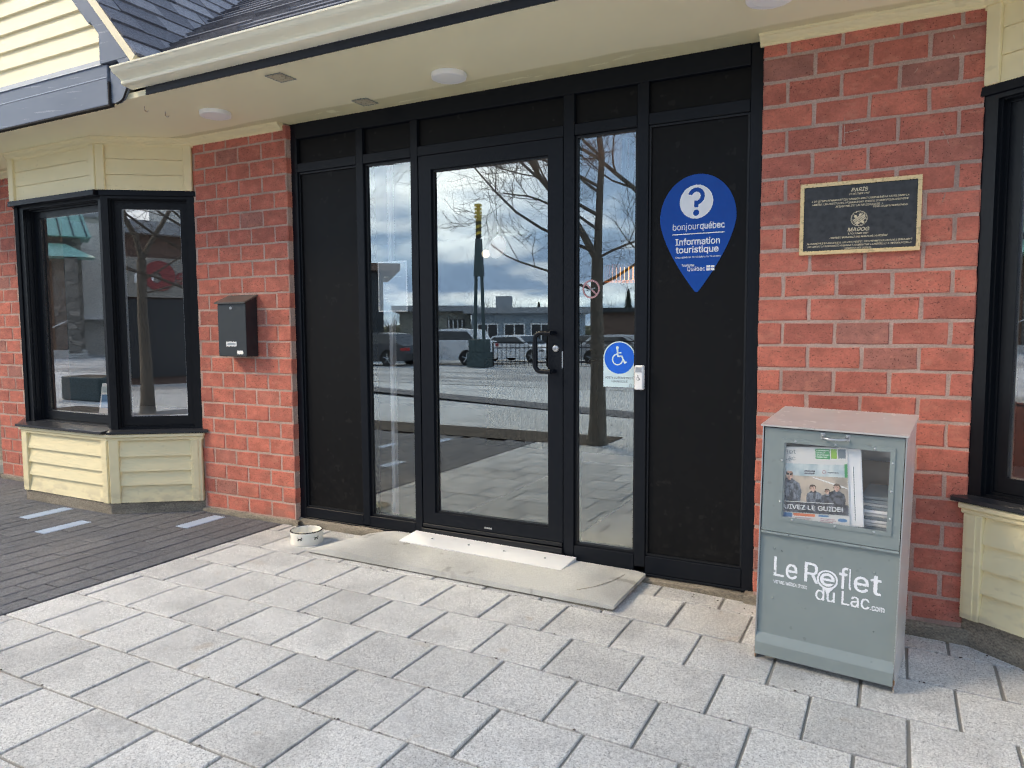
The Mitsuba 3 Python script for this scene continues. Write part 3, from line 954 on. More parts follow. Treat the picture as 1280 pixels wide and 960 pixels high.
q = math.hypot(GS, 1)
sl, nn = np.array([-1 / q, 0, GS / q]), np.array([GS / q, 0, 1 / q])
for k in range(13):
    base = np.array([-3.672, 0, 2.744]) + sl * (0.145 * k)
    yv = ey + (base[2] + 0.08 - ez) / MS + 0.02
    y = -0.825
    y += 0
    first = True
    while y < yv:
        w = rng.uniform(0.17, 0.34)
        if first:
            w *= rng.uniform(0.35, 1.0)
            first = False
        g = shingle((base[0], y, base[2]), (0, 1, 0), sl, nn, min(w, yv - y + 0.02) - 0.004, 0.165, 0.010 + rng.choice([0.0, 0.006]), 0.001)
        put('shingle', g[0], 'm_shingle', roof, uv=g[1])
        y += w
q = math.hypot(MS, 1)
sl, nn = np.array([0, 1 / q, MS / q]), np.array([0, -MS / q, 1 / q])
sf = []
for k in range(16):
    base = np.array([0, ey - 0.02, ez - 0.014]) + sl * (0.145 * k)
    zc = base[2] + 0.03
    x = gx(zc) - 0.02 if k else -3.66
    while x < 3.0:
        w = rng.uniform(0.18, 0.36)
        sf.append(shingle((x, base[1], base[2]), (1, 0, 0), sl, nn, w - 0.004, 0.165, 0.012 + rng.choice([0.0, 0.008]), 0.001))
        x += w
fm, fu = stack(sf)
put('shingle_field', fm, 'm_shingle', roof, uv=fu, kind='stuff', label='shingle courses of the main roof seen at a grazing angle')

# ---- inside the building
room = put('interior', [box(-9.0, 6.0, 0.42, 0.44, 2.50, 2.56) if False else box(-8.9, 5.9, 6.0, 6.1, 0.0, 2.6), box(-8.9, 5.9, 0.17, 6.1, 2.585, 2.62)], 'm_room', B, label='dim room behind the glass')
put('interior_floor', box(-8.9, 5.9, 0.165, 6.1, -0.03, 0.055), 'm_room_floor', room)
put('interior_mat', box(-2.48, -1.62, 0.25, 2.6, 0.056, 0.064), 'm_room_dark', room)
put('interior_wall', [box(-4.2, -3.44, 0.302, 0.36, 0.05, 2.58), box(-0.54, 0.25, 0.302, 0.36, 0.05, 2.58)], 'm_room', room)
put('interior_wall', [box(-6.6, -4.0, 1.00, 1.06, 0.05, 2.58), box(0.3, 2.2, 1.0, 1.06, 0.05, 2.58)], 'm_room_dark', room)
put('bay_shelf', [box(-6.2, -4.35, 0.13, 0.95, 0.52, 0.56), box(0.35, 2.2, 0.13, 0.95, 0.52, 0.56)], 'm_room', room)
put('post', box(-2.805, -2.780, 0.22, 0.255, 0.06, 2.5), 'm_white', room)

# ------------------------------------------------------------------ things on and before the building
# concrete step
step = thing('concrete_step', 'worn beige concrete step in front of the black glass door', 'step')
sp = [(-3.02, -0.455), (-2.83, -0.075), (-2.78, 0.034), (-1.088, 0.034), (-1.088, -0.45), (-1.10, -0.462)]
top = 0.047


def step_mesh():
    # sloping left end, rounded front lip
    nx, ny = 40, 14
    v, f = [], []
    for i in range(nx):
        u = i / (nx - 1)
        for j in range(ny):
            w = j / (ny - 1)
            xl = -2.945 + 0.12 * w
            xx = xl + (-1.088 - xl) * u
            yf = -0.412 - 0.016 * (xx + 2.945)
            yy = yf + w * (0.036 - yf)
            z = 0.053 - 0.0100 * (xx + 2.7) + 0.004 * (meshkit.fbm(np.array([xx * 5, yy * 5, 1.0]), 3) - 0.5)
            z -= 0.007 * max(0.0, 1 - w * 9) ** 2
            z -= 0.008 * max(0.0, 1 - (1 - u) * 22) ** 2
            z = z + (0.016 - z) * max(0.0, 1 - u * 8) ** 1.5
            v.append((xx, yy, z))
    idx = lambda i, j: i * ny + j  # noqa: E731
    for i in range(nx - 1):
        for j in range(ny - 1):
            f += [[idx(i, j), idx(i + 1, j), idx(i + 1, j + 1)], [idx(i, j), idx(i + 1, j + 1), idx(i, j + 1)]]
    ring = [idx(i, 0) for i in range(nx)] + [idx(nx - 1, j) for j in range(1, ny)] + [idx(i, ny - 1) for i in range(nx - 2, -1, -1)] + [idx(0, j) for j in range(ny - 2, 0, -1)]
    n0 = len(v)
    for k in ring:
        x, y, z = v[k]
        v.append((x, y, 0.010))
    for a in range(len(ring)):
        b = (a + 1) % len(ring)
        f += [[ring[b], ring[a], n0 + a], [ring[b], n0 + a, n0 + b]]
    return tri(v, f)


put('slab', step_mesh(), 'm_concrete', step, smooth=40)
put('base', prism([(-2.92, -0.402), (-1.099, -0.430), (-1.099, 0.034), (-2.80, 0.034)], -0.06, 0.0095, 'z'), 'm_rough', step)
put('crack', [tube([(-1.30, -0.36, 0.0395), (-1.24, -0.28, 0.0390), (-1.19, -0.16, 0.0385), (-1.17, -0.05, 0.0380)], 0.0016, 4)], 'm_rough', step)
rp = thing('door_ramp', 'white painted metal threshold plate lying on the concrete step', 'ramp')
put('plate', wedge([(-2.500, -0.130, 0.052), (-1.480, -0.140, 0.037), (-2.500, -0.130, 0.057), (-1.480, -0.140, 0.0415), (-2.490, 0.027, 0.058), (-1.464, 0.027, 0.043), (-2.490, 0.027, 0.077), (-1.464, 0.027, 0.062)]), 'm_aluminium_plate', rp)
for t in (0.16, 0.40, 0.62, 0.86):
    x = -2.49 + t * 1.02
    put('screw', front(lathe([(0, 0.001), (0.006, 0.0005), (0.006, -0.002)], 10), 0, 0, 0), 'm_grey_ink', rp,
        M=np.array([[1, 0, 0, x], [0, 0, -1, -0.075 - 0.02 * t], [0, -1, 0, 0.0845], [0, 0, 0, 1.0]]) if False else np.array([[1, 0, 0, x], [0, 0, 1, -0.045], [0, -1, 0, 0.0715 - 0.0150 * t], [0, 0, 0, 1.0]]))

# pet bowl
bowl = thing('pet_bowl', 'cream ceramic pet bowl with black dog silhouettes on the pavers', 'bowl')
bc = np.array([-3.085, -0.255, 0.0])
R = 0.094
pr = [(0.0, 0.004), (R - 0.010, 0.004), (R - 0.003, 0.0), (R + 0.001, 0.006), (R, 0.020), (R, 0.072), (R - 0.001, 0.078), (R - 0.003, 0.080), (R - 0.007, 0.079), (R - 0.010, 0.074), (R - 0.012, 0.030), (R - 0.03, 0.014), (0.0, 0.012)]
put('body', lathe(pr, 56), 'm_ceramic', bowl, smooth=40, M=trimesh.transformations.translation_matrix(bc))
put('rim_line', lathe([(R - 0.0065, 0.0795), (R - 0.003, 0.0808), (R + 0.0004, 0.0785), (R + 0.0006, 0.0758)], 56), 'm_black_ink', bowl, smooth=True, M=trimesh.transformations.translation_matrix(bc))
DOG = union_all([sg.box(-0.55, 0.0, 0.40, 0.32), sg.Polygon([(0.25, 0.15), (0.55, 0.55), (0.62, 0.75), (0.75, 0.55), (1.0, 0.50), (1.0, 0.36), (0.70, 0.28), (0.45, 0.0)]),
                 sg.Polygon([(-0.55, 0.25), (-0.90, 0.55), (-0.95, 0.70), (-0.85, 0.62), (-0.50, 0.32)]), sg.Polygon([(-0.55, 0.05), (-0.80, -0.40), (-0.66, -0.42), (-0.30, 0.05)]),
                 sg.Polygon([(-0.40, 0.05), (-0.52, -0.42), (-0.38, -0.42), (-0.15, 0.05)]), sg.Polygon([(0.15, 0.05), (0.35, -0.42), (0.48, -0.40), (0.40, 0.08)]), sg.Polygon([(0.20, 0.05), (0.68, -0.32), (0.75, -0.22), (0.42, 0.12)])]).buffer(0.03)


def wrap(mesh, r, ang):
    """Wrap an upright print round a cylinder of radius r about z, its middle at the angle ang."""
    v = np.array(mesh.vertices)
    a = ang + v[:, 0] / r
    rr = r - v[:, 1]
    return tri(np.stack([rr * np.cos(a), rr * np.sin(a), v[:, 2]], 1), mesh.faces)


for a in (-142, -82, -22, 38, 98, 158):
    d = affinity.scale(DOG, 0.0175, 0.0175, origin=(0, 0))
    m = flat(d.segmentize(0.004), 0, 0, 0.042, 0.0006)
    put('dog_print', wrap(m, R + 0.0002, math.radians(a + 11)), 'm_black_ink', bowl, M=trimesh.transformations.translation_matrix(bc))

# mailbox
mb = thing('mailbox', 'dark grey wall mailbox with sloping lid on the brick wall', 'mailbox')
put('body', prism([(-0.006, 1.094), (-0.098, 1.094), (-0.098, 1.438), (-0.006, 1.486)], -3.953, -3.700, 'x'), 'm_mailbox_side', mb)
put('front_door', box(-3.953, -3.699, -0.1035, -0.098, 1.096, 1.434, 0.002), 'm_mailbox', mb)
put('lid', wedge([(-3.966, -0.118, 1.436), (-3.690, -0.118, 1.436), (-3.966, -0.118, 1.445), (-3.690, -0.118, 1.445), (-3.962, 0.0, 1.496), (-3.694, 0.0, 1.496), (-3.962, 0.0, 1.486), (-3.694, 0.0, 1.486)]), 'm_lid_sheen', mb)
put('lock', front(lathe([(0, 0.006), (0.008, 0.006), (0.010, 0.003), (0.011, 0)], 20), -3.829, -0.1035, 1.408), 'm_steel', mb, smooth=40)
put('name_plate', prism(frame_poly(-3.878, -3.786, 1.160, 1.190, 0.006, 0.006, 0.006, 0.006), -0.1075, -0.1035, 'y'), 'm_white', mb)
put('name_window', box(-3.872, -3.792, -0.1046, -0.1035, 1.166, 1.184), 'm_steel', mb)
put('sticker', box(-3.784, -3.730, -0.1044, -0.1035, 1.110, 1.132), 'm_white', mb)

# bronze plaque
pq = thing('bronze_plaque', 'black and gold commemorative plaque mounted on the red brick wall', 'plaque')
PX0, PX1, PZB, PZT = -0.392, 0.072, 1.584, 1.888
pang = math.radians(0.0)
put('plate', box(PX0 + 0.004, PX1 - 0.004, -0.014, 0.002, PZB + 0.004, PZT - 0.004), 'm_plaque', pq)
put('border', prism(frame_poly(PX0, PX1, PZB, PZT, 0.0155, 0.0155, 0.0155, 0.0155), -0.020, 0.001, 'y'), 'm_gold', pq)
pc = (PX0 + PX1) / 2
LINES = [('PARIS', 0.0150, 1.842, 0.062, True), ('17 OCTOBRE 1987', 0.0060, 1.829, 0.078, False),
         ('« LÀ OÙ DES HOMMES ET DES FEMMES SONT CONDAMNÉS À VIVRE DANS LA', 0.0066, 1.808, 0.372, False),
         ('MISÈRE, LES DROITS DE L\'HOMME SONT VIOLÉS. S\'UNIR POUR LES FAIRE', 0.0066, 1.794, 0.366, False),
         ('RESPECTER EST UN DEVOIR SACRÉ. »', 0.0066, 1.780, 0.180, False), ('PÈRE JOSEPH WRESINSKI', 0.0060, 1.770, 0.128, False),
         ('MAGOG', 0.0150, 1.676, 0.082, True), ('17 OCTOBRE 2007', 0.0060, 1.663, 0.078, False), ('JOURNÉE MONDIALE DU REFUS DE LA MISÈRE', 0.0064, 1.649, 0.222, False),
         ('AUJOURD\'HUI ET EN CE LIEU, LES CITOYENS ET CITOYENNES DE MAGOG S\'ENGAGENT', 0.0062, 1.628, 0.404, False),
         ('AU NOM DE LA SOLIDARITÉ HUMAINE À COMBATTRE LA MISÈRE ET À PROMOUVOIR LA', 0.0062, 1.615, 0.400, False), ('DIGNITÉ DANS LA PAIX.', 0.0062, 1.602, 0.105, False)]
for s, cap, zz, wd, bold in LINES:
    xx = pc + (0.118 if s.startswith('PÈRE') else 0.0)
    put('lettering', text(s, cap * (1.0 if bold else 1.12), xx, zz, -0.014, True, 'c', wd, 0.22, 0.0012), 'm_letter', pq)
ec, er = (pc + 0.002, 1.728), 0.032
em = [sg.Point(ec).buffer(er).difference(sg.Point(ec).buffer(er - 0.0022))]
for k, (dx, dz, rr) in enumerate([(-0.014, 0.010, 0.006), (0.004, 0.016, 0.005), (0.014, -0.015, 0.006), (-0.006, -0.018, 0.0045), (0.019, 0.012, 0.004)]):
    em.append(sg.Point(ec[0] + dx, ec[1] + dz).buffer(rr))
for k in range(4):
    em.append(affinity.translate(affinity.rotate(sg.box(-0.024, -0.0024, 0.022, 0.0024), 38, origin=(0, 0)), ec[0] - 0.004 + 0.0042 * k, ec[1] + 0.006 - 0.0058 * k))
for a in range(0, 360, 24):
    em.append(affinity.rotate(sg.box(ec[0] - 0.0012, ec[1] + er - 0.007, ec[0] + 0.0012, ec[1] + er - 0.0035), a, origin=ec))
put('emblem', [flat(g, 0, -0.014, 0, 0.0014) for g in em], 'm_letter', pq)

# information sign
sg_ = thing('information_sign', 'blue pin shaped tourist information sign with white question mark on the black panel', 'sign')
cx, cz, rr = -0.861, 1.790, 0.182
pts = [(cx + rr * math.cos(a) * 1.0, cz + rr * 1.14 * math.sin(a)) for a in np.linspace(math.radians(0), math.radians(180), 48)]
side = []
for t in np.linspace(0, 1, 30)[1:]:
    w = rr * (1 - t ** 1.55) * (1 - 0.02 * t)
    side.append((w, cz - t * 0.358))
pin = sg.Polygon(pts + [(cx - w, z) for w, z in side] + [(cx + w, z) for w, z in side[::-1][1:]])
pin = pin.buffer(-0.012).buffer(0.012)
put('board', flat(pin, 0, YP + 0.0005, 0, 0.0030), 'm_sign_blue', sg_)
YS = YP - 0.0026
put('white_disc', flat(circle(cx - 0.006, 1.868, 0.0795), 0, YS, 0, 0.0008), 'm_vinyl', sg_)
qx, qz = cx - 0.006, 1.868
ring = sg.Point(qx, qz + 0.026).buffer(0.040).difference(sg.Point(qx, qz + 0.026).buffer(0.021))
ring = ring.difference(sg.Polygon([(qx, qz + 0.026), (qx - 0.08, qz + 0.050), (qx - 0.08, qz - 0.06), (qx, qz - 0.06)]))
hook = union_all([ring, sg.box(qx - 0.0095, qz - 0.026, qx + 0.0095, qz + 0.003), sg.box(qx - 0.0095, qz - 0.014, qx + 0.012, qz + 0.005)])
put('question_mark', [flat(hook, 0, YS - 0.0008, 0, 0.0008), flat(circle(qx, qz - 0.052, 0.0145), 0, YS - 0.0008, 0, 0.0008)], 'm_sign_blue', sg_)
put('lettering', text('bonjour', 0.030, cx - 0.118, 1.739, YS, False, 'l', 0.128, d=0.0008), 'm_vinyl', sg_)
put('lettering', text('québec', 0.030, cx + 0.013, 1.739, YS, True, 'l', 0.116, d=0.0008), 'm_vinyl', sg_)
put('rule', flat(sg.box(cx - 0.120, 1.716, cx + 0.128, 1.7205), 0, YS, 0, 0.0008), 'm_vinyl', sg_)
put('lettering', text('Information', 0.030, cx + 0.002, 1.667, YS, True, 'c', 0.212, d=0.0008), 'm_vinyl', sg_)
put('lettering', text('touristique', 0.030, cx + 0.0, 1.629, YS, True, 'c', 0.204, d=0.0008), 'm_vinyl', sg_)
put('lettering', text('Lieu agréé par le ministère du Tourisme', 0.0088, cx + 0.004, 1.604, YS, False, 'c', 0.216, d=0.0008), 'm_vinyl', sg_)
put('lettering', text('Tourisme', 0.0115, cx - 0.074, 1.564, YS, True, 'l', 0.062, d=0.0008), 'm_vinyl', sg_)
put('lettering', text('Québec', 0.021, cx - 0.046, 1.541, YS, False, 'l', 0.086, d=0.0008), 'm_vinyl', sg_)
fx, fz = cx + 0.046, 1.541
put('flag_squares', [flat(sg.box(fx + a * 0.0205, fz + b * 0.0135, fx + a * 0.0205 + 0.0175, fz + b * 0.0135 + 0.011), 0, YS, 0, 0.0008) for a in (0, 1) for b in (0, 1)], 'm_vinyl', sg_)

# accessibility sticker and push button
st = thing('accessibility_sticker', 'round blue and white wheelchair sticker on the narrow glass sidelight', 'sticker')
ax, az, ar = -1.250, 1.116, 0.086
body = sg.Point(ax, az).buffer(ar).union(sg.box(ax - ar, 0.968, ax + ar, az))
put('backing', flat(body, 0, YG - 0.001, 0, 0.0006), 'm_access_white', st)
put('blue_disc', flat(circle(ax, az, ar - 0.006), 0, YG - 0.0016, 0, 0.0006), 'm_access_blue', st)


def wheelchair(x, z, s):
    head = sg.Point(-0.10, 0.74).buffer(0.13)
    wheel = sg.Point(-0.08, -0.20).buffer(0.47).difference(sg.Point(-0.08, -0.20).buffer(0.37))
    wheel = wheel.difference(sg.Polygon([(-0.08, -0.10), (-0.16, 0.6), (0.8, 0.6), (0.55, -0.02)]))
    back = sg.LineString([(-0.10, 0.62), (-0.06, 0.06), (0.28, 0.06), (0.52, -0.46), (0.68, -0.38)]).buffer(0.065, cap_style='flat', join_style='mitre')
    arm = sg.LineString([(-0.08, 0.34), (0.26, 0.34)]).buffer(0.05, cap_style='flat')
    return affinity.translate(affinity.scale(union_all([head, wheel, back, arm]), s, s, origin=(0, 0)), x, z)


put('wheelchair_symbol', flat(wheelchair(ax - 0.004, az + 0.006, 0.064), 0, YG - 0.0022, 0, 0.0006), 'm_access_white', st)
put('lettering', text('PORTE AUTOMATIQUE', 0.0105, ax, 1.010, YG - 0.0016, True, 'c', 0.150), 'm_grey_ink', st)
put('lettering', text('/ MANUELLE', 0.0105, ax, 0.992, YG - 0.0016, True, 'c', 0.088), 'm_grey_ink', st)
put('small_mark', flat(frame_poly(ax + 0.055, ax + 0.067, 0.973, 0.987, 0.002, 0.002, 0.002, 0.002), 0, YG - 0.0016, 0), 'm_grey_ink', st)
bt = thing('door_push_button', 'small white door opener button on the black mullion', 'push button')
put('housing', box(-1.150, -1.104, 0.014, Y + 0.001, 0.962, 1.085, 0.006), 'm_white', bt)
put('sensor_window', box(-1.143, -1.111, 0.0125, 0.0145, 1.050, 1.076, 0.0006), 'm_steel', bt)
put('wheelchair_symbol', flat(wheelchair(-1.129, 1.021, 0.017), 0, 0.0140, 0, 0.0006), 'm_black_ink', bt)
ns = thing('no_smoking_sticker', 'faint red no smoking sticker on the glass sidelight', 'sticker')
nc = (-1.405, 1.470)
put('red_ring', flat(union_all([sg.Point(nc).buffer(0.048).difference(sg.Point(nc).buffer(0.039)), affinity.rotate(sg.box(nc[0] - 0.042, nc[1] - 0.004, nc[0] + 0.042, nc[1] + 0.004), -42, origin=nc)]), 0, YG - 0.0015, 0, 0.0005), 'm_pale_red', ns)
put('cigarette', flat(affinity.rotate(sg.box(nc[0] - 0.026, nc[1] - 0.004, nc[0] + 0.024, nc[1] + 0.003), 12, origin=nc), 0, YG - 0.002, 0, 0.0005), 'm_grey_ink', ns)
po = thing('notice_sheet', 'white bordered notice behind the left glass sidelight', 'notice')
put('sheet', box(-2.776, -2.567, YG + 0.004, YG + 0.006, 1.373, 1.668), 'm_far_blue', po)
put('white_border', prism(frame_poly(-2.778, -2.565, 1.371, 1.670, 0.007, 0.007, 0.007, 0.007), YG + 0.002, YG + 0.004, 'y'), 'm_paper', po)
put('printed_lines', [flat(sg.box(-2.735, z, -2.735 + w, z + 0.005), 0, YG + 0.004, 0, 0.0006) for z, w in ((1.575, 0.13), (1.53, 0.03), (1.51, 0.04), (1.49, 0.035), (1.47, 0.04), (1.45, 0.03), (1.43, 0.06))], 'm_sky_ink', po)

# ceiling lights and vents
for i, (x, y, lab) in enumerate(((-3.605, -0.365, 'flat round white ceiling light above the left brick wall'), (-2.040, -0.262, 'flat round white ceiling light in front of the door'),
                                 (-0.475, -0.43, 'flat round white ceiling light cut by the top picture edge'))):
    k = thing('ceiling_light', lab, 'ceiling light', 'round lights under the soffit')
    M = trimesh.transformations.translation_matrix((x, y, 2.5485))
    put('housing', lathe([(0.062, -0.024), (0.080, -0.025), (0.087, -0.022), (0.089, -0.014), (0.089, 0.0)], 48), 'm_white', k, smooth=45, M=M)
    put('diffuser', lathe([(0.0, -0.0235), (0.0615, -0.0235)], 48), 'm_diffuser', k, M=M)
for x, y, lab in ((-2.815, -0.63, 'small louvred soffit vent near the gutter'), (-2.70, -0.105, 'small louvred soffit vent above the door head')):
    k = thing('soffit_vent', lab, 'vent', 'louvred vents in the soffit')
    put('backing', box(x - 0.048, x + 0.048, y - 0.052, y + 0.052, 2.5465, 2.5495), 'm_vent', k)
    put('rim', prism(frame_poly(x - 0.054, x + 0.054, y - 0.058, y + 0.058, 0.005, 0.005, 0.005, 0.005), 2.5455, 2.5465, 'z') if True else None, 'm_grey_ink', k)
    for j in range(3):
        yy = y - 0.030 + j * 0.030
        put('slot', box(x - 0.030, x + 0.030, yy - 0.010, yy + 0.005, 2.5452, 2.5464), 'm_hole', k)
        put('louvre', wedge([(x - 0.034, yy - 0.012, 2.5462), (x + 0.034, yy - 0.012, 2.5462), (x - 0.034, yy + 0.003, 2.541), (x + 0.034, yy + 0.003, 2.541), (x - 0.034, yy + 0.004, 2.5405), (x + 0.034, yy + 0.004, 2.5405)]), 'm_vent', k)
for x, y, lab in ((-3.857, -0.632, 'small rusty hook under the soffit, nearer the gutter'), (-3.845, -0.505, 'small rusty hook under the soffit, nearer the ceiling light')):
    k = thing('ceiling_hook', lab, 'hook', 'rusty hooks in the soffit')
    put('wire', tube([(x, y - 0.012, 2.549), (x, y - 0.012, 2.530), (x, y - 0.006, 2.520), (x, y + 0.006, 2.520), (x, y + 0.012, 2.530)], 0.0022, 6, True), 'm_rusty', k)

# ------------------------------------------------------------------ newspaper box
nb = thing('newspaper_box', 'sage grey newspaper vending box with white lettering against the brick wall', 'newspaper box')
ang = -5.5
NB = trimesh.transformations.translation_matrix((-0.458, -0.560, -0.030)) @ trimesh.transformations.rotation_matrix(math.radians(ang), (0, 0, 1)) @ trimesh.transformations.rotation_matrix(math.radians(0.9), (0, 1, 0))
W, D, HT = 0.490, 0.37, 0.932


def nput(name, mesh, m='m_boxpaint', parent=None, **k):
    return put(name, mesh, m, parent or nb, M=NB, **k)


sidep = [(0.0, 0.0), (D, 0.0), (D, 0.955), (0.0, 0.925)]
for x0, x1 in ((0.0, 0.003), (W - 0.003, W)):
    nput('side_panel', prism(sidep, x0, x1, 'x'), 'm_boxmetal', label='scratched bare metal side of the newspaper box')
    nput('front_edge', box(x0 - 0.0005, x1 + 0.0005, -0.003, 0.0, 0.0, 0.925), 'm_steel')
    nput('rusty_foot', box(x0 - 0.001, x1 + 0.001, -0.0035, 0.012, -0.004, 0.055), 'm_rusty')
nput('back_panel', box(0.003, W - 0.003, D - 0.004, D, 0.02, 0.95), 'm_boxmetal')
lid = nput('lid', wedge([(-0.006, -0.012, 0.926), (W + 0.006, -0.012, 0.926), (-0.006, -0.012, 0.932), (W + 0.006, -0.012, 0.932), (-0.006, D + 0.004, 0.958), (W + 0.006, D + 0.004, 0.958), (-0.006, D + 0.004, 0.966), (W + 0.006, D + 0.004, 0.966)]), 'm_boxmetal')
nput('lid_rust', box(0.130, 0.190, -0.0125, -0.0118, 0.9262, 0.9318), 'm_rusty', lid)
nput('lower_panel', box(0.004, W - 0.004, 0.010, 0.016, 0.075, 0.507))
nput('kick_plate', [wedge([(0.0035, 0.010, 0.108), (W - 0.0035, 0.010, 0.108), (0.0035, -0.018, 0.078), (W - 0.0035, -0.018, 0.078), (0.0035, 0.03, 0.078), (W - 0.0035, 0.03, 0.078), (0.0035, 0.03, 0.108), (W - 0.0035, 0.03, 0.108)]),
                    box(0.0035, W - 0.0035, -0.018, -0.013, 0.028, 0.0785, 0.0015)])
nput('bottom_panel', box(0.004, W - 0.004, 0.0, D - 0.005, 0.07, 0.074), 'm_boxmetal')
dr_ = nput('door', prism(frame_poly(0.007, W - 0.007, 0.520, 0.920, 0.078, 0.044, 0.060, 0.050), 0.002, 0.012, 'y'), 'm_boxpaint')
nput('window_frame', prism(frame_poly(0.066, W - 0.034, 0.568, 0.884, 0.015, 0.015, 0.015, 0.015), -0.003, 0.002, 'y'), 'm_boxpaint', dr_)
nput('pane', quad((0.07, 0.0015, 0.572), (W - 0.04, 0.0015, 0.572), (W - 0.04, 0.0015, 0.88), (0.07, 0.0015, 0.88)), 'm_clear', dr_)
riv = lathe([(0, 0.003), (0.003, 0.0025), (0.0045, 0)], 10)
for x, z in ((0.12, 0.8765), (0.26, 0.8765), (0.39, 0.8765), (0.12, 0.5755), (0.27, 0.5755), (0.40, 0.5755), (0.0735, 0.64), (0.0735, 0.80), (W - 0.0415, 0.83), (W - 0.0415, 0.73), (W - 0.0415, 0.63)):
    nput('rivet', front(riv, x, -0.003, z), 'm_steel', dr_, smooth=True)
nput('handle', [tube([(0.215, -0.002, 0.905), (0.222, -0.022, 0.901), (0.240, -0.030, 0.899), (0.275, -0.030, 0.899), (0.293, -0.022, 0.901), (0.300, -0.002, 0.905)], 0.0052, 10, True),
                box(0.207, 0.223, -0.002, 0.003, 0.893, 0.917, 0.002), box(0.292, 0.308, -0.002, 0.003, 0.893, 0.917, 0.002)], 'm_steel', dr_, smooth=50)
hinge = [cyl((a, 0.000, 0.513), (b, 0.000, 0.513), 0.0055, 12) for a, b in ((0.006, 0.085), (0.0865, 0.110), (0.112, 0.360), (0.3615, 0.410), (0.412, W - 0.006))]
nput('hinge', hinge, 'm_boxpaint', smooth=50)
for x, z in ((0.058, 0.452), (0.060, 0.362), (0.058, 0.255), (0.408, 0.425)):
    nput('bolt', front(riv, x, 0.010, z), 'm_boxpaint', smooth=True)
for x, z in ((0.085, 0.445), (0.415, 0.205)):
    nput('hole', flat(circle(x, z, 0.0026, 12), 0, 0.0102, 0, 0.0006), 'm_hole')
YL = 0.0098
base = 0.3435
def medium(t_, cap, x, z, w, o=0.0016):
    return [text(t_, cap, x + k_, z, YL, False, 'l', w - o) for k_ in (0.0, o)]


nput('lettering', medium('Le', 0.076, 0.058, base, 0.087), 'm_vinyl', label='white newspaper name lettered on the lower panel')
nput('lettering', medium('R', 0.076, 0.170, base, 0.050) + medium('f', 0.078, 0.291, base, 0.030) + medium('l', 0.078, 0.3255, base, 0.0085, 0.0012) + medium('e', 0.076, 0.342, base, 0.050) + medium('t', 0.076, 0.397, base, 0.036), 'm_vinyl')
bx, bz = 0.2515, base + 0.022
bub = sg.Point(bx, bz).buffer(0.0365).union(sg.Polygon([(bx - 0.010, bz - 0.03), (bx + 0.001, bz - 0.058), (bx + 0.024, bz - 0.026)]))
bub = bub.difference(sg.Point(bx, bz).buffer(0.0300))
eshape = sg.Point(bx, bz).buffer(0.0255).difference(sg.Point(bx, bz).buffer(0.0150)).difference(sg.box(bx, bz - 0.013, bx + 0.04, bz - 0.0045)).union(sg.box(bx - 0.02, bz - 0.0045, bx + 0.0252, bz + 0.0045))
nput('speech_bubble', [flat(bub, 0, YL, 0), flat(eshape, 0, YL, 0)], 'm_vinyl')
nput('lettering', text('VOTRE MÉDIA D\'ICI', 0.0120, 0.058, base - 0.0285, YL, True, 'l', 0.123), 'm_vinyl')
nput('lettering', medium('du', 0.051, 0.212, base - 0.060, 0.068, 0.0013) + medium('Lac', 0.051, 0.303, base - 0.060, 0.094, 0.0013) + [text('.com', 0.022, 0.399, base - 0.060, YL, True, 'l', 0.047)], 'm_vinyl')
nput('inner_shelf', box(0.004, W - 0.004, 0.02, D - 0.005, 0.53, 0.54), 'm_hole')

# newspaper and stack inside the box
npk = thing('newspaper', 'newspaper with people on its cover behind the box window', 'newspaper')
def cover(mesh, m, name='print'):
    lean = NB @ trimesh.transformations.translation_matrix((0.088, 0.018, 0.560)) @ trimesh.transformations.rotation_matrix(math.radians(-4.5), (0, 1, 0))
    return put(name, mesh, m, npk, M=lean)


PW, PH = 0.232, 0.290
cover(box(-0.03, PW, 0.0, 0.006, 0.0, PH, 0.001), 'm_newsprint', 'front_page')
cover(box(PW - 0.012, PW + 0.045, 0.0062, 0.014, -0.002, PH - 0.004, 0.001), 'm_paper', 'folded_edge')
cover(flat(sg.box(PW + 0.016, 0.02, PW + 0.0185, 0.22), 0, 0.0062, 0, 0.0004), 'm_grey_ink', 'spine_text')
yq = 0.0
cover(flat(sg.box(-0.028, 0.056, PW - 0.003, 0.222), 0, yq, 0, 0.0003), 'm_ground_ink', 'photo_background')
cover(flat(sg.box(-0.028, 0.180, PW - 0.003, 0.226), 0, yq - 0.0003, 0, 0.0003), 'm_sky_ink', 'photo_sky')
cover(flat(sg.box(PW - 0.012, 0.180, PW - 0.002, 0.230), 0, yq - 0.0006, 0, 0.0003), 'm_green_ink')
cover(flat(sg.Polygon([(0.11, 0.178), (0.228, 0.142), (0.228, 0.137), (0.11, 0.174)]), 0, yq - 0.0003, 0, 0.0003), 'm_paper', 'photo_line')


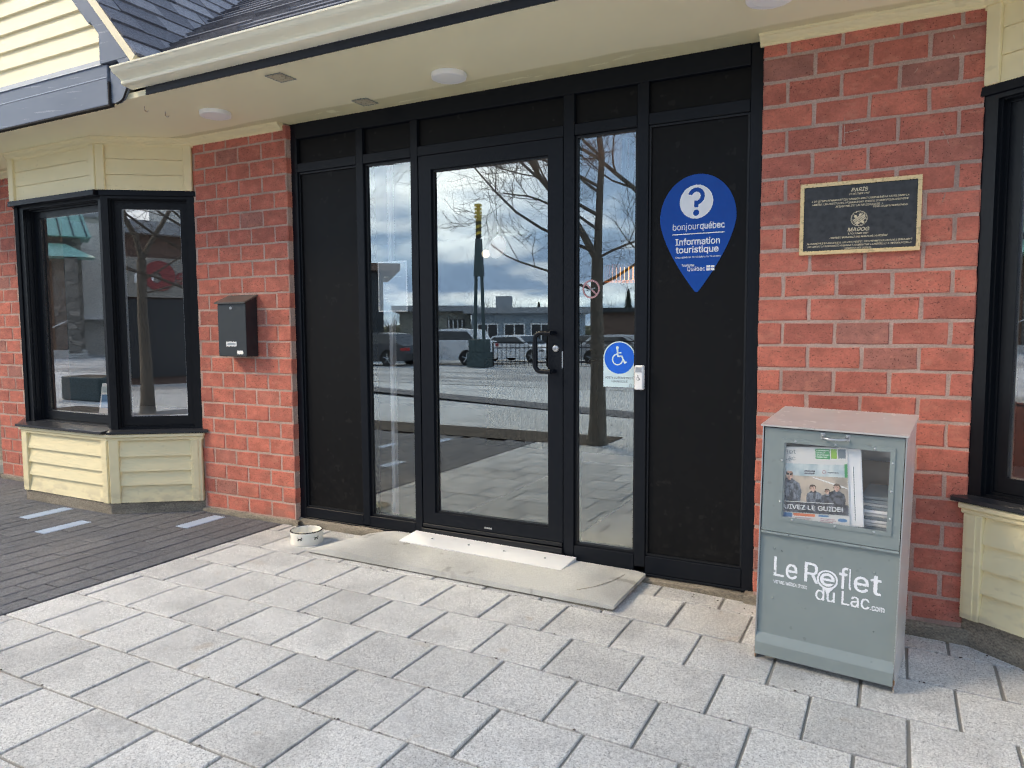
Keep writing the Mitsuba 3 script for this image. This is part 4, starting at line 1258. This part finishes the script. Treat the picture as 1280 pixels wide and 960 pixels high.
def print_person(x, z, s, jacket, hair=True, glasses=False, turn=0.0):
    put_ = lambda g_, m_, lay: cover(flat(affinity.translate(affinity.scale(affinity.rotate(g_, turn, origin=(0, 0)), s, s, origin=(0, 0)), x, z), 0, yq - 0.0003 * lay, 0, 0.0003), m_)  # noqa: E731
    put_(sg.Polygon([(-1.15, -3.2), (-1.20, -1.7), (-1.0, -0.95), (-0.55, -0.68), (-0.2, -0.5), (0.25, -0.5), (0.6, -0.70), (1.1, -1.0), (1.35, -1.8), (1.25, -3.2)]).buffer(0.1), jacket, 2)
    put_(sg.Polygon([(-0.34, -0.42), (0.36, -0.42), (0.46, -0.74), (0.1, -0.92), (-0.44, -0.72)]).buffer(0.04), 'm_navy_ink' if jacket == 'm_slate_ink' else 'm_slate_ink', 3)
    put_(sg.box(-0.17, -0.62, 0.17, -0.2), 'm_skin_ink', 4)
    if hair:
        put_(sg.Polygon([(-0.46, -0.1), (-0.50, 0.25), (-0.36, 0.55), (-0.05, 0.66), (0.30, 0.60), (0.48, 0.35), (0.46, -0.05), (0.36, 0.2), (-0.36, 0.2)]).buffer(0.04), 'm_hair_ink', 4)
    put_(sg.Polygon([(-0.35, 0.30), (-0.37, -0.02), (-0.26, -0.34), (-0.08, -0.50), (0.10, -0.50), (0.28, -0.34), (0.38, -0.02), (0.36, 0.30), (0.22, 0.46), (-0.20, 0.46)]).buffer(0.03), 'm_skin_ink', 5)
    if hair:
        put_(sg.Polygon([(-0.38, 0.24), (-0.28, 0.52), (0.05, 0.60), (0.34, 0.48), (0.38, 0.22), (0.26, 0.36), (0.0, 0.30), (-0.24, 0.36)]), 'm_hair_ink', 6)
    else:
        put_(sg.Polygon([(-0.38, 0.12), (-0.36, 0.36), (-0.24, 0.34), (-0.30, 0.10)]), 'm_hair_ink', 6)
        put_(sg.Polygon([(0.38, 0.12), (0.36, 0.36), (0.24, 0.34), (0.30, 0.10)]), 'm_hair_ink', 6)
    if glasses:
        put_(union_all([sg.Point(-0.17, 0.10).buffer(0.12), sg.Point(0.17, 0.10).buffer(0.12), sg.box(-0.36, 0.11, 0.36, 0.15)]), 'm_black_ink', 7)
    else:
        put_(union_all([affinity.scale(sg.Point(-0.15, 0.08).buffer(0.055), 1.4, 0.8), affinity.scale(sg.Point(0.15, 0.08).buffer(0.055), 1.4, 0.8)]), 'm_navy_ink', 7)
    put_(sg.Polygon([(-0.02, 0.06), (0.07, -0.14), (-0.07, -0.14)]), 'm_ground_ink', 7)
    put_(sg.Polygon([(-0.15, -0.24), (0.0, -0.30), (0.15, -0.24), (0.0, -0.21)]), 'm_pale_red', 7)
    for k_ in range(4):
        put_(sg.Polygon([(-0.9 + 0.5 * k_, -1.0), (-0.84 + 0.5 * k_, -1.0), (-0.75 + 0.42 * k_, -3.0), (-0.83 + 0.42 * k_, -3.0)]), 'm_navy_ink', 3)


print_person(0.026, 0.182, 0.031, 'm_slate_ink', False, True, -4)
print_person(0.158, 0.124, 0.017, 'm_navy_ink')
print_person(0.192, 0.140, 0.023, 'm_navy_ink', turn=-6)
print_person(0.108, 0.134, 0.022, 'm_slate_ink', turn=5)
cover(flat(sg.Polygon([(-0.028, 0.17), (-0.01, 0.19), (-0.012, 0.225), (-0.028, 0.225)]), 0, yq - 0.0006, 0, 0.0003), 'm_lime_ink')
cover([flat(sg.box(0.080 + 0.0, 0.196 - 0.009 * i, 0.080 + w, 0.202 - 0.009 * i), 0, yq - 0.0006, 0, 0.0003) for i, w in enumerate((0.038, 0.036))], 'm_slate_ink', 'banner_text')
cover(flat(sg.Point(0.150, 0.197).buffer(0.007).difference(sg.Point(0.150, 0.197).buffer(0.005)), 0, yq - 0.0006, 0, 0.0003), 'm_pale_red', 'banner_mark')
cover(flat(sg.box(0.162, 0.194, 0.200, 0.198), 0, yq - 0.0006, 0, 0.0003), 'm_grey_ink', 'banner_text')
cover(flat(sg.box(-0.028, 0.040, PW - 0.004, 0.078), 0, yq - 0.0027, 0, 0.0003), 'm_navy_ink', 'headline_band')
cover(text('SUIVEZ LE GUIDE!', 0.0165, -0.014, 0.052, yq - 0.0030, True, 'l', 0.224, d=0.0003), 'm_paper', 'headline')
cover(flat(sg.box(0.0, 0.0795, 0.18, 0.0815), 0, yq - 0.0027, 0, 0.0003), 'm_paper', 'headline_rule')
cover([text('Reflet', 0.018, -0.026, 0.262, yq, False, 'l', 0.078, d=0.0003), text('du Lac', 0.018, -0.026, 0.238, yq, False, 'l', 0.076, d=0.0003)], 'm_grey_ink', 'masthead')
cover(flat(circle(0.004, 0.2685, 0.0085, 20), 0, yq - 0.0003, 0, 0.0003), 'm_orange_ink')
cover(flat(sg.box(0.122, 0.246, 0.172, 0.284), 0, yq, 0, 0.0003), 'm_green_ink')
cover(flat(sg.box(0.176, 0.248, 0.196, 0.284), 0, yq, 0, 0.0003), 'm_lime_ink')
cover(flat(sg.box(0.200, 0.250, 0.226, 0.284), 0, yq, 0, 0.0003), 'm_grey_ink')
cover([flat(sg.box(0.126, 0.276 - 0.008 * i, 0.126 + w, 0.2785 - 0.008 * i), 0, yq - 0.0003, 0, 0.0003) for i, w in enumerate((0.042, 0.03, 0.042, 0.036))], 'm_paper', 'small_print')
cover(flat(sg.box(0.034, 0.026, 0.112, 0.036), 0, yq, 0, 0.0003), 'm_orange_ink')
cover(flat(sg.box(-0.026, 0.020, 0.030, 0.036), 0, yq, 0, 0.0003), 'm_ad_ink')
cover(flat(sg.box(0.124, 0.028, 0.160, 0.035), 0, yq, 0, 0.0003), 'm_ad_ink')
cover([flat(sg.box(a, z, a + w, z + 0.0022), 0, yq, 0, 0.0003) for a, z, w in ((0.04, 0.018, 0.06), (0.04, 0.012, 0.05), (0.04, 0.006, 0.065), (0.13, 0.020, 0.05), (0.13, 0.014, 0.056), (0.13, 0.008, 0.044))], 'm_pale_red', 'small_print')
cover(flat(affinity.scale(sg.Point(0.207, 0.020).buffer(0.010), 1.6, 0.7), 0, yq, 0, 0.0003), 'm_ad_ink')
stk = thing('newspaper_stack', 'pile of folded newspapers beside the displayed copy in the box', 'newspapers')
for i in range(12):
    z0 = 0.541 + i * 0.0125
    jx, jy = rng.uniform(-0.004, 0.004), rng.uniform(-0.006, 0.006)
    put('folded_newspaper', box(0.345 + jx, 0.452 + jx, 0.055 + jy, 0.30, z0, z0 + 0.0115, 0.003), ('m_newsprint', 'm_paper', 'm_grey_ink')[i % 3 if i % 5 else 2], stk, M=NB)
kc = thing('cardboard_liner', 'brown corrugated cardboard behind the newspaper pile in the box', 'cardboard')
put('sheet', box(0.30, 0.475, 0.31, 0.314, 0.541, 0.78), 'm_kraft', kc, M=NB)

# brochure in the left bay window
br = thing('brochure', 'pale blue brochure standing inside the left bay window', 'brochure')
BM = trimesh.transformations.translation_matrix((-5.22, -0.13, 0.645)) @ trimesh.transformations.rotation_matrix(math.radians(14), (0, 0, 1)) @ trimesh.transformations.rotation_matrix(math.radians(-12), (1, 0, 0))
put('cover', box(0, 0.14, 0, 0.004, 0, 0.235), 'm_paper', br, M=BM)
put('picture', box(0.012, 0.128, -0.0012, 0, 0.05, 0.15), 'm_ad_ink', br, M=BM)
put('title_band', box(0.0, 0.14, -0.0012, 0, 0.165, 0.21), 'm_sky_ink', br, M=BM)

# things inside the entrance hall
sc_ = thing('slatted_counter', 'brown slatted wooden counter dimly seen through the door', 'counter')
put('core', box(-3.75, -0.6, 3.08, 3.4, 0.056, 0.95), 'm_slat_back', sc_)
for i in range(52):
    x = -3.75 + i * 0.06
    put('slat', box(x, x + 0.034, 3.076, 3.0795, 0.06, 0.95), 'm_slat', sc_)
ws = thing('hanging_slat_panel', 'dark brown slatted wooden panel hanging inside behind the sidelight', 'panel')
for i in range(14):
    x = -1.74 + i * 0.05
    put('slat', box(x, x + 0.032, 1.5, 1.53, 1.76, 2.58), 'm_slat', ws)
scene['e_warm'] = mat('m_lampwood', (0.45, 0.25, 0.10), 0.6) and scene['m_lampwood']
del scene['e_warm']


def lamp(mesh, color, parent, name):
    k = put(name, mesh, 'm_white', parent)
    scene[k]['emitter'] = {'type': 'area', 'radiance': rgb(*color)}
    return k


pl = thing('drum_lamp', 'lit wooden slatted pendant lamp behind the right sidelight', 'lamp')
lc = np.array([-1.80, 1.9, 1.675])
lamp(lathe([(0.0, -0.04), (0.15, -0.04), (0.17, 0.0), (0.15, 0.04), (0.0, 0.04)], 20).apply_transform(trimesh.transformations.translation_matrix(lc)), (0.30, 0.115, 0.022), pl, 'bulb')
for i in range(40):
    a = i * 2 * math.pi / 40
    M = trimesh.transformations.translation_matrix(lc) @ trimesh.transformations.rotation_matrix(a, (0, 0, 1))
    put('slat', box(0.20, 0.206, -0.0125, 0.0125, -0.06, 0.06), 'm_lampwood', pl, M=M)
put('cord', tube([lc + [0, 0, 0.04], lc + [0, 0, 0.87]], 0.004, 6), 'm_hole', pl)
pn = thing('pendant_lamp', 'small white pendant lamp glowing behind the door glass', 'lamp')
pcn = np.array([-3.34, 2.6, 2.02])
gl = trimesh.creation.icosphere(subdivisions=3, radius=0.095)
gl.apply_scale((0.8, 0.8, 1.15))
gl.apply_transform(trimesh.transformations.rotation_matrix(0.5, (0, 1, 0)))
gl.apply_translation(pcn)
lamp(gl, (0.020, 0.0165, 0.015), pn, 'globe')
lamp(trimesh.creation.icosphere(subdivisions=2, radius=0.040).apply_transform(trimesh.transformations.translation_matrix(pcn + [-0.125, 0, -0.055])), (0.11, 0.09, 0.06), pn, 'bulb')
put('cord', tube([pcn + [0, 0, 0.1], pcn + [0, 0, 0.66]], 0.003, 6), 'm_hole', pn)

# ------------------------------------------------------------------ the square across from the entrance (seen in the glass)
def polar(az, dist, origin=(0.0, 3.62)):
    """A point on the ground at a compass angle (degrees from -y towards +x) and distance from the mirrored eye."""
    a = math.radians(az)
    x, y = origin[0] + dist * math.sin(a), origin[1] - dist * math.cos(a)
    return x, y


def branch(out, p, d, r, length, depth, g, droop=0.0):
    n = 6
    pts, rad = [p], [r]
    cur, dirv = np.array(p, float), np.array(d, float)
    r1 = r * 0.42
    for i in range(n):
        dirv = dirv + g.normal(0, 0.10, 3) + np.array([0, 0, 0.035 - droop])
        dirv /= np.linalg.norm(dirv)
        cur = cur + dirv * length / n
        pts.append(cur.copy())
        rad.append(max(r + (r1 - r) * (i + 1) / n, 0.0022))
        if depth and i >= 1:
            for _ in range(2 if depth < 3 else 1):
                if g.uniform() < 0.74:
                    side_ = g.normal(0, 1, 3)
                    side_ -= dirv * (side_ @ dirv)
                    side_ /= np.linalg.norm(side_)
                    nd = dirv * g.uniform(0.5, 0.9) + side_ * g.uniform(0.5, 0.95) + np.array([0, 0, 0.06])
                    nd /= np.linalg.norm(nd)
                    branch(out, cur, nd, max(rad[-1] * g.uniform(0.36, 0.55), 0.0028), length * g.uniform(0.42, 0.72), depth - 1, g, droop * 0.5)
    out.append(tube(pts, rad, 8 if depth > 3 else (5 if depth > 1 else 3)))


def tree(x, y, seed, limbs, label, r=0.095, fork=2.0):
    g = np.random.default_rng(seed)
    z = float(gslope(x, y))
    k = thing('bare_tree', label, 'tree', 'leafless trees on the plaza')
    h = [0, 0.06, 0.25, 0.8, 1.5, fork]
    pts = [(x + 0.012 * math.sin(3 * q_), y, z + q_ - (0.05 if q_ == 0 else 0)) for q_ in h]
    put('trunk', tube(pts, [r * 1.35, r * 1.12, r * 0.98, r * 0.82, r * 0.70, r * 0.64], 14), 'm_bark', k, smooth=True)
    for d, rr_, ln, dep, zz in limbs:
        out = []
        d = np.array(d, float)
        branch(out, np.array(pts[-1]) + [0, 0, zz], d / np.linalg.norm(d), rr_, ln, dep, g)
        put('limb', out, 'm_bark', k, smooth=False)
    return k


tree(-2.84, -3.74, 11, [((-0.55, 0.1, 0.95), 0.042, 1.6, 4, -0.03), ((0.10, -0.1, 1.0), 0.048, 2.2, 4, -0.03), ((-1.0, -0.15, 0.34), 0.017, 1.9, 3, -0.35), ((-1.0, 0.30, 0.40), 0.019, 2.1, 3, 0.05), ((0.8, -0.3, 0.4), 0.018, 1.3, 3, -0.3),
                        ((-1.0, 0.05, 0.50), 0.020, 2.4, 3, 0.45), ((-1.0, 0.5, 0.42), 0.017, 2.2, 3, 0.75), ((-0.8, -0.5, 0.6), 0.017, 1.7, 3, 0.3), ((0.9, 0.3, 0.35), 0.015, 1.2, 3, 0.0)],
     'bare tree with forked trunk before the entrance')
tree(-2.86, -6.45, 23, [((-0.3, 0.1, 1.0), 0.045, 2.0, 4, 0), ((0.5, -0.2, 0.9), 0.042, 1.9, 4, 0), ((0.9, 0.5, 0.5), 0.018, 1.6, 3, -0.3), ((-0.9, -0.5, 0.4), 0.018, 1.5, 3, -0.2), ((1.0, -0.3, 0.3), 0.016, 1.5, 3, -0.5)], 'bare tree farther out on the plaza', 0.10, 2.3)
tree(-12.5, -9.5, 31, [((-0.3, 0.1, 1.0), 0.04, 1.8, 4, 0), ((0.5, -0.2, 0.9), 0.035, 1.7, 3, 0), ((0.9, 0.2, 0.5), 0.02, 1.4, 3, -0.2)], 'bare tree near the stone building', 0.085, 2.0)

# mast
mx, my = polar(-30.25, 30.0)
mzg = float(gslope(mx, my))
ms = thing('mast', 'dark A-shaped mast with a yellow top beyond the street', 'mast')
for s in (-1, 1):
    put('leg', tube([(mx + s * 0.24, my, mzg), (mx + s * 0.13, my, mzg + 3.9)], [0.075, 0.07], 8), 'm_mast', ms)
put('head', wedge([(mx + a * w_, my + b * 0.1, mzg + h_) for a in (-1, 1) for b in (-1, 1) for w_, h_ in ((0.20, 3.7), (0.10, 5.2))]), 'm_mast', ms)
for i in range(6):
    put('stripe', wedge([(mx - 0.085, my + b * 0.08, mzg + 5.2 + i * 0.13 + c_) for b in (-1, 1) for c_ in (0, 0.125)] + [(mx + 0.085, my + b * 0.08, mzg + 5.26 + i * 0.13 + c_) for b in (-1, 1) for c_ in (0, 0.125)]), 'm_yellow' if i % 2 else 'm_hole', ms)
put('cap', [box(mx - 0.13, mx + 0.10, my - 0.1, my + 0.1, mzg + 6.04 + i * 0.15, mzg + 6.04 + i * 0.15 + 0.10) for i in range(4)] + [box(mx - 0.04, mx + 0.04, my - 0.05, my + 0.05, mzg + 5.95, mzg + 6.55)], 'm_yellow', ms)
put('base_box', [box(mx - 0.42, mx + 0.42, my - 0.35, my + 0.35, mzg, mzg + 0.62, 0.02), box(mx - 0.36, mx + 0.36, my - 0.3, my + 0.3, mzg + 0.62, mzg + 1.15, 0.02)], 'm_mast', ms)


def car(az, dist, heading, paint, label, suv=False, tail=False):
    x, y = polar(az, dist)
    z = float(gslope(x, y))
    k = thing('parked_car', label, 'car', 'cars parked across the street')
    M = trimesh.transformations.translation_matrix((x, y, z)) @ trimesh.transformations.rotation_matrix(math.radians(heading), (0, 0, 1))
    L = 2.2
    up_ = 0.16 if suv else 0.0
    low = sg.Polygon([(-L, 0.32), (-L - 0.05, 0.55), (-L + 0.05, 0.86 + up_), (-L + 0.5, 0.92 + up_), (0.9, 0.93 + up_), (1.75, 0.80 + up_), (L, 0.66 + up_), (L + 0.05, 0.40), (L - 0.1, 0.26), (-L + 0.1, 0.26)]).buffer(0.03)
    for wx in (-1.32, 1.38):
        low = low.difference(sg.Point(wx, 0.33).buffer(0.37))
    put('body', prism(low, -0.88, 0.88, 'y'), paint, k, M=M, smooth=30)
    top_ = 1.42 + up_ * 1.3
    cab = np.array([(-1.95, 0.90 + up_), (-1.35 if not suv else -1.7, top_ - 0.06), (-0.6, top_), (0.35, top_ - 0.03), (1.15, 0.92 + up_)])
    v = []
    for yy, s in ((-0.84, 1), (0.84, 1)):
        for px, pz in cab:
            t = (pz - 0.9) / 0.6
            v.append((px, yy * (1 - 0.18 * max(t, 0)), pz))
    put('cabin', wedge(v), paint, k, M=M)
    for yy in (-1, 1):
        w = [(px * 0.93 - 0.02, yy * (0.84 * (1 - 0.18 * max((pz - 0.9) / 0.6, 0)) + 0.006), pz) for px, pz in [(-1.75, 0.97 + up_), (-1.35, top_ - 0.12), (0.30, top_ - 0.10), (1.0, 0.97 + up_)]]
        put('side_window', tri(w, [[0, 1, 2], [0, 2, 3]]), 'm_car_glass', k, M=M)
        for wx in (-1.32, 1.38):
            wc = (wx, yy * 0.80, 0.33)
            wh = put('wheel', cyl((wx, yy * 0.68, 0.33), (wx, yy * 0.87, 0.33), 0.33, 24), 'm_tyre', k, M=M)
            put('rim', [cyl((wx, yy * 0.86, 0.33), (wx, yy * 0.882, 0.33), 0.06, 12)] + [
                tube([(wx, yy * 0.876, 0.33), (wx + 0.22 * math.cos(a), yy * 0.876, 0.33 + 0.22 * math.sin(a))], 0.026, 5) for a in np.arange(5) * 2 * math.pi / 5 + 0.3], 'm_steel', wh, M=M)
        put('tail_light', box(-L - 0.06, -L + 0.22, min(yy * 0.55, yy * 0.89), max(yy * 0.55, yy * 0.89), 0.66 + up_, 0.80 + up_, 0.02), 'm_tail', k, M=M)
        put('headlight', box(L - 0.35, L + 0.02, min(yy * 0.55, yy * 0.89), max(yy * 0.55, yy * 0.89), 0.58 + up_, 0.68 + up_, 0.02), 'm_car_glass', k, M=M)
    put('windscreen', [tri([(1.12, -0.74, 0.97 + up_), (1.12, 0.74, 0.97 + up_), (0.46, 0.66, top_ - 0.06), (0.46, -0.66, top_ - 0.06)], [[0, 1, 2], [0, 2, 3]])], 'm_car_glass', k, M=M)
    return k


car(-38.3, 32.5, 180, 'm_car_dark', 'dark sedan parked left of the white SUV')
car(-32.9, 33.5, 168, 'm_car_white', 'white SUV parked behind the mast', suv=True)
car(-27.0, 39.0, 12, 'm_car_white', 'white car parked behind the railing')
car(-21.5, 40.0, 5, 'm_car_dark', 'dark car parked behind the railing at the right')
car(-19.0, 35.0, 5, 'm_car_silver', 'silver car parked near the evergreen tree')
# railing
fa, fb = np.array(polar(-29.2, 31.5)), np.array(polar(-14, 33.0))
rl = thing('metal_railing', 'black metal railing along the parking lot', 'railing')
zg = float(gslope(*fa))
put('rail', [tube([(*fa, zg + zz), (*fb, zg + zz)], 0.025, 6) for zz in (0.12, 0.78, 1.02)], 'm_hole', rl)
for i in range(46):
    t = i / 45
    p_ = fa + (fb - fa) * t
    put('post' if i % 9 == 0 else 'baluster', cyl((*p_, zg - 0.05), (*p_, zg + 1.0), 0.035 if i % 9 == 0 else 0.012, 6), 'm_hole', rl)


def block(name, label, az0, az1, dist, h, wall, depth=9.0, roof='m_far_roof', over=0.5, origin=(0.0, 3.62)):
    a, b = np.array(polar(az0, dist / math.cos(math.radians(0)), origin)), np.array(polar(az1, dist, origin))
    k = thing(name, label, 'building')
    M, L = face_frame(a, b)
    # facade coordinates run along the front, y inwards away from the square
    M[:2, 1] *= -1
    M[:2, 1] = -M[:2, 1] if (M[:2, 1] @ (np.array(a) - np.array(origin))) < 0 else M[:2, 1]
    M[2, 3] = min(float(gslope(*a)), float(gslope(*b))) - 0.05
    put('wall', box(0, L, 0, depth, 0, h), wall, k, M=M)
    put('roof', box(-over, L + over, -over, depth + over, h, h + 0.38), roof, k, M=M)
    return k, M, L


k, M, L = block('flat_roofed_building', 'long low beige building with flat roof across the lot', -36.4, -30.9, 50, 3.15, 'm_far_wall')
for i in range(3):
    x = 0.3 + i * 2.0
    w = put('window', box(x + 0.9, x + 2.1, -0.05, 0.02, 0.9, 2.6), 'm_far_dark', k, M=M)
    for j in range(4):
        put('curtain', box(x + 0.95 + j * 0.3, x + 1.05 + j * 0.3, -0.07, -0.052, 1.0, 2.55), 'm_white', w, M=M)
k, M, L = block('blue_grey_building', 'low blue-grey building with white window frames', -30.85, -22.0, 48, 3.0, 'm_far_blue')
for i in range(4):
    x = 0.4 + i * 1.75
    w = put('window', box(x, x + 1.3, -0.05, 0.02, 0.8, 2.3), 'm_far_dark', k, M=M)
    put('frame', [prism(frame_poly(x - 0.05, x + 1.35, 0.75, 2.35, 0.09, 0.09, 0.09, 0.09), -0.09, -0.052, 'y'), box(x + 0.61, x + 0.69, -0.085, -0.052, 0.8, 2.3)], 'm_white', w, M=M)
put('roof_unit', box(1.5, 2.6, 2, 3, 3.38, 4.2), 'm_far_roof', k, M=M)
k, M, L = block('two_storey_house', 'dark two storey house with wide eaves and outside stair', -44, -37.6, 42, 5.0, 'm_far_dark', roof='m_shop_brown', over=0.9)
for i in range(10):
    put('stair_tread', box(1.2 + i * 0.26, 1.55 + i * 0.26, -1.1, -0.15, 2.45 - i * 0.24, 2.50 - i * 0.24), 'm_far_roof', k, M=M)
put('balcony', box(0, 4, -1.2, -0.02, 2.5, 2.62), 'm_far_roof', k, M=M)
k, M, L = block('brown_house', 'brown house behind the evergreen trees', -21, -12, 62, 3.4, 'm_shop_brown', roof='m_far_dark')
# stone building with green roof, seen in the left bay window
k, M, L = block('stone_building', 'stone building with green metal roof and brown door', -64, -57.6, 44, 7.1, 'm_stone', over=0.3, origin=(-5.2, 0.0))
put('green_roof', wedge([(-0.8, -0.8, 7.0), (L + 0.5, -0.8, 7.0), (-0.4, 2.5, 10.3), (L - 0.2, 2.5, 10.3), (-0.8, 2.5, 7.0), (L + 0.5, 2.5, 7.0)]), 'm_green_metal', k, M=M)
for i in range(10):
    xa, xb = -0.7 + i * (L + 1.1) / 9.2, -0.35 + i * (L + 0.1) / 9.2
    put('roof_seam', wedge([(xa, -0.84, 7.07), (xa + 0.05, -0.84, 7.07), (xb, 2.48, 10.37), (xb + 0.05, 2.48, 10.37), (xa, -0.8, 7.0), (xa + 0.05, -0.8, 7.0)]), 'm_mast', k, M=M)
put('porch_roof', wedge([(0.4, -2.0, 5.75), (L + 0.6, -2.0, 5.75), (2.0, -0.4, 6.6), (L - 0.8, -0.4, 6.6), (0.4, -0.1, 5.75), (L + 0.6, -0.1, 5.75)]), 'm_green_metal', k, M=M)
put('door', box(L - 2.9, L - 1.5, -0.06, 0.02, 0, 5.6), 'm_brown_door', k, M=M)
put('porch_post', box(L - 0.9, L - 0.3, -1.9, -1.4, 0, 5.7), 'm_stone', k, M=M)
put('hand_rail', [tube([(L - 3.4, -2.2, 0.9), (L - 0.9, -1.8, 2.2)], 0.03, 6), tube([(L - 3.4, -2.2, 0.0), (L - 3.4, -2.2, 0.9)], 0.03, 6)], 'm_white', k, M=M)
put('steps', [box(L - 3.5, L, -2.6 + 0.4 * i, -0.1, 0.0, 0.17 * (i + 1)) for i in range(3)], 'm_concrete', k, M=M)
k, M, L = block('pale_house', 'pale clapboard house right of the stone building', -58.6, -49, 52, 9.5, 'm_far_pale', over=0.4, origin=(-5.2, 0.0))
put('porch', box(0, 6, -1.2, -0.02, 2.6, 2.9), 'm_white', k, M=M)
put('window', box(2.2, 3.4, -0.05, 0.02, 0.9, 2.3), 'm_far_dark', k, M=M)
pt = thing('planter', 'low dark planter box on the light plaza', 'planter')
put('box', box(-13.4, -12.3, -5.5, -4.9, 0.0, 0.42, 0.02), 'm_mast', pt)
put('soil', box(-13.34, -12.36, -5.44, -4.96, 0.41, 0.425), 'm_soil', pt)
# shop with red sign, seen in the side pane of the left bay window
k = thing('shop', 'dark shopfront with a red lettered sign band across the street', 'shop')
put('wall', box(-2.5, 12, -27, -17.0, -0.6, 3.9), 'm_shop_brown', k)
put('roof', box(-2.8, 12.3, -27, -16.6, 3.9, 4.25), 'm_far_roof', k)
put('sign_band', box(-2.3, 11.8, -17.0, -16.8, 2.15, 3.25), 'm_shop_band', k)
put('shop_window', box(-2.2, 11.6, -16.98, -16.9, -0.1, 2.1), 'm_far_dark', k)
put('glazing_bar', [box(x, x + 0.06, -16.9, -16.85, -0.1, 2.1) for x in np.arange(-2.2, 11.5, 1.15)], 'm_white', k)
put('sign_disc', prism(circle(0.50, 2.75, 0.42).difference(circle(0.42, 2.70, 0.15)), -16.8, -16.74, 'y'), 'm_red_ink', k)
put('sign_lettering', text('en', 0.34, 0.10, 2.55, -16.8, True, 'c', mirror=True, d=0.03).apply_transform(np.array([[1, 0, 0, 0], [0, -1, 0, -33.6], [0, 0, 1, 0], [0, 0, 0, 1.0]])), 'm_white', k)
put('sign_lettering', text('e', 0.40, 1.10, 2.55, -16.8, True, 'c', mirror=True, d=0.03).apply_transform(np.array([[1, 0, 0, 0], [0, -1, 0, -33.6], [0, 0, 1, 0], [0, 0, 0, 1.0]])), 'm_red_ink', k)
put('upper_storey', box(3.0, 14.0, -26, -18.5, 4.25, 9.0), 'm_far_blue', k)
# evergreens, bare thicket
def evergreen(az, dist, h, label):
    x, y = polar(az, dist)
    z = float(gslope(x, y))
    g = np.random.default_rng(int(dist * 7))
    k = thing('evergreen_tree', label, 'tree', 'evergreens beyond the parking lot')
    put('trunk', cyl((x, y, z - 0.2), (x, y, z + h * 0.9), 0.16, 8, 0.04), 'm_bark', k)
    v, f = [], []
    for i in range(900):
        t = g.uniform(0.08, 1.0)
        rad = (1 - t) * h * 0.20 * g.uniform(0.3, 1.1)
        a = g.uniform(0, 2 * math.pi)
        c = np.array([x + rad * math.cos(a), y + rad * math.sin(a), z + t * h])
        o = np.array([math.cos(a), math.sin(a), -0.25]) * h * 0.035
        s_ = np.array([-math.sin(a), math.cos(a), 0]) * h * 0.018
        n_ = len(v)
        v += [c - s_, c + s_, c + o + [0, 0, -0.02 * h], c + [0, 0, 0.02 * h]]
        f += [[n_, n_ + 1, n_ + 2], [n_, n_ + 3, n_ + 1]]
    put('crown', tri(v, f), 'm_needles', k)


evergreen(-18.7, 70, 5.6, 'tall pointed evergreen right of the plaza tree')
evergreen(-17.3, 80, 5.0, 'shorter evergreen beside the pointed one')
evergreen(-25.6, 85, 5.0, 'evergreen behind the blue-grey building')
g = np.random.default_rng(5)
th = []
for i in range(150):
    az = g.uniform(-50, -8) if i < 120 else g.uniform(-8, 40)
    x, y = polar(az, g.uniform(72, 100))
    z = float(gslope(x, y))
    hh = g.uniform(3.0, 5.6)
    for j in range(16):
        d = np.array([g.normal(0, 0.35), g.normal(0, 0.35), 1.0])
        d /= np.linalg.norm(d)
        p0 = np.array([x, y, z + hh * g.uniform(0.1, 0.5)])
        p1 = p0 + d * hh * g.uniform(0.35, 0.6)
        th.append(tube([p0, p1], [0.05, 0.012], 3))
    th.append(tube([(x, y, z), (x, y, z + hh * 0.6)], [0.12, 0.06], 4))
k = put('thicket', th, 'm_bark')
labels[k] = {'label': 'leafless woods along the horizon beyond the buildings', 'category': 'woods', 'kind': 'stuff'}
hd = []
for i in range(160):
    x, y = polar(g.uniform(-60, 40), g.uniform(88, 120))
    m = trimesh.creation.icosphere(subdivisions=1, radius=1.0)
    m.apply_scale((g.uniform(2, 5), g.uniform(2, 4), g.uniform(1.0, 2.6)))
    m.apply_translation((x, y, float(gslope(x, y)) + 0.3))
    hd.append(m)
k = put('far_hedge', hd, 'm_hedge')
labels[k] = {'label': 'dark far hedges low on the horizon', 'category': 'hedge', 'kind': 'stuff'}

# bits of grit and dead leaf caught in the paving joints
gr = []
for i in range(150):
    k = int(g.integers(0, 7))
    y = -0.145 - ROW * k + g.normal(0, 0.004)
    x = g.uniform(-3.4, 0.9)
    if i % 5 == 0:
        y = -0.02 - abs(g.normal(0, 0.05))
        x = g.uniform(-0.9, 0.5) if i % 2 else g.uniform(-4.2, -3.2)
    m = trimesh.creation.icosphere(subdivisions=1, radius=1.0)
    m.vertices *= g.uniform(0.6, 1.2, (len(m.vertices), 1))
    m.apply_scale((g.uniform(0.002, 0.006), g.uniform(0.002, 0.005), g.uniform(0.0015, 0.003)))
    m.apply_translation((x, y, float(gslope(x)) + 0.0005))
    gr.append(m)
k = put('grit', gr, 'm_soil')
labels[k] = {'label': 'dark grit and leaf crumbs in the paving joints', 'category': 'grit', 'kind': 'stuff'}

# pale scratches on the brick right of the entrance
for pts_ in ([(-0.225, 2.092), (-0.19, 2.096), (-0.166, 2.099)], [(-0.226, 2.05), (-0.225, 2.10), (-0.2255, 2.155)], [(0.137, 2.055), (0.150, 2.03), (0.158, 2.005)], [(0.146, 1.775), (0.153, 1.80), (0.158, 1.82)], [(0.03, 2.30), (0.04, 2.315)], [(0.165, 2.41), (0.160, 2.425)]):
    put('scratch', flat(sg.LineString(pts_).buffer(0.0013), 0, -0.0018, 0, 0.0005), 'm_mortar', 'building__wall')
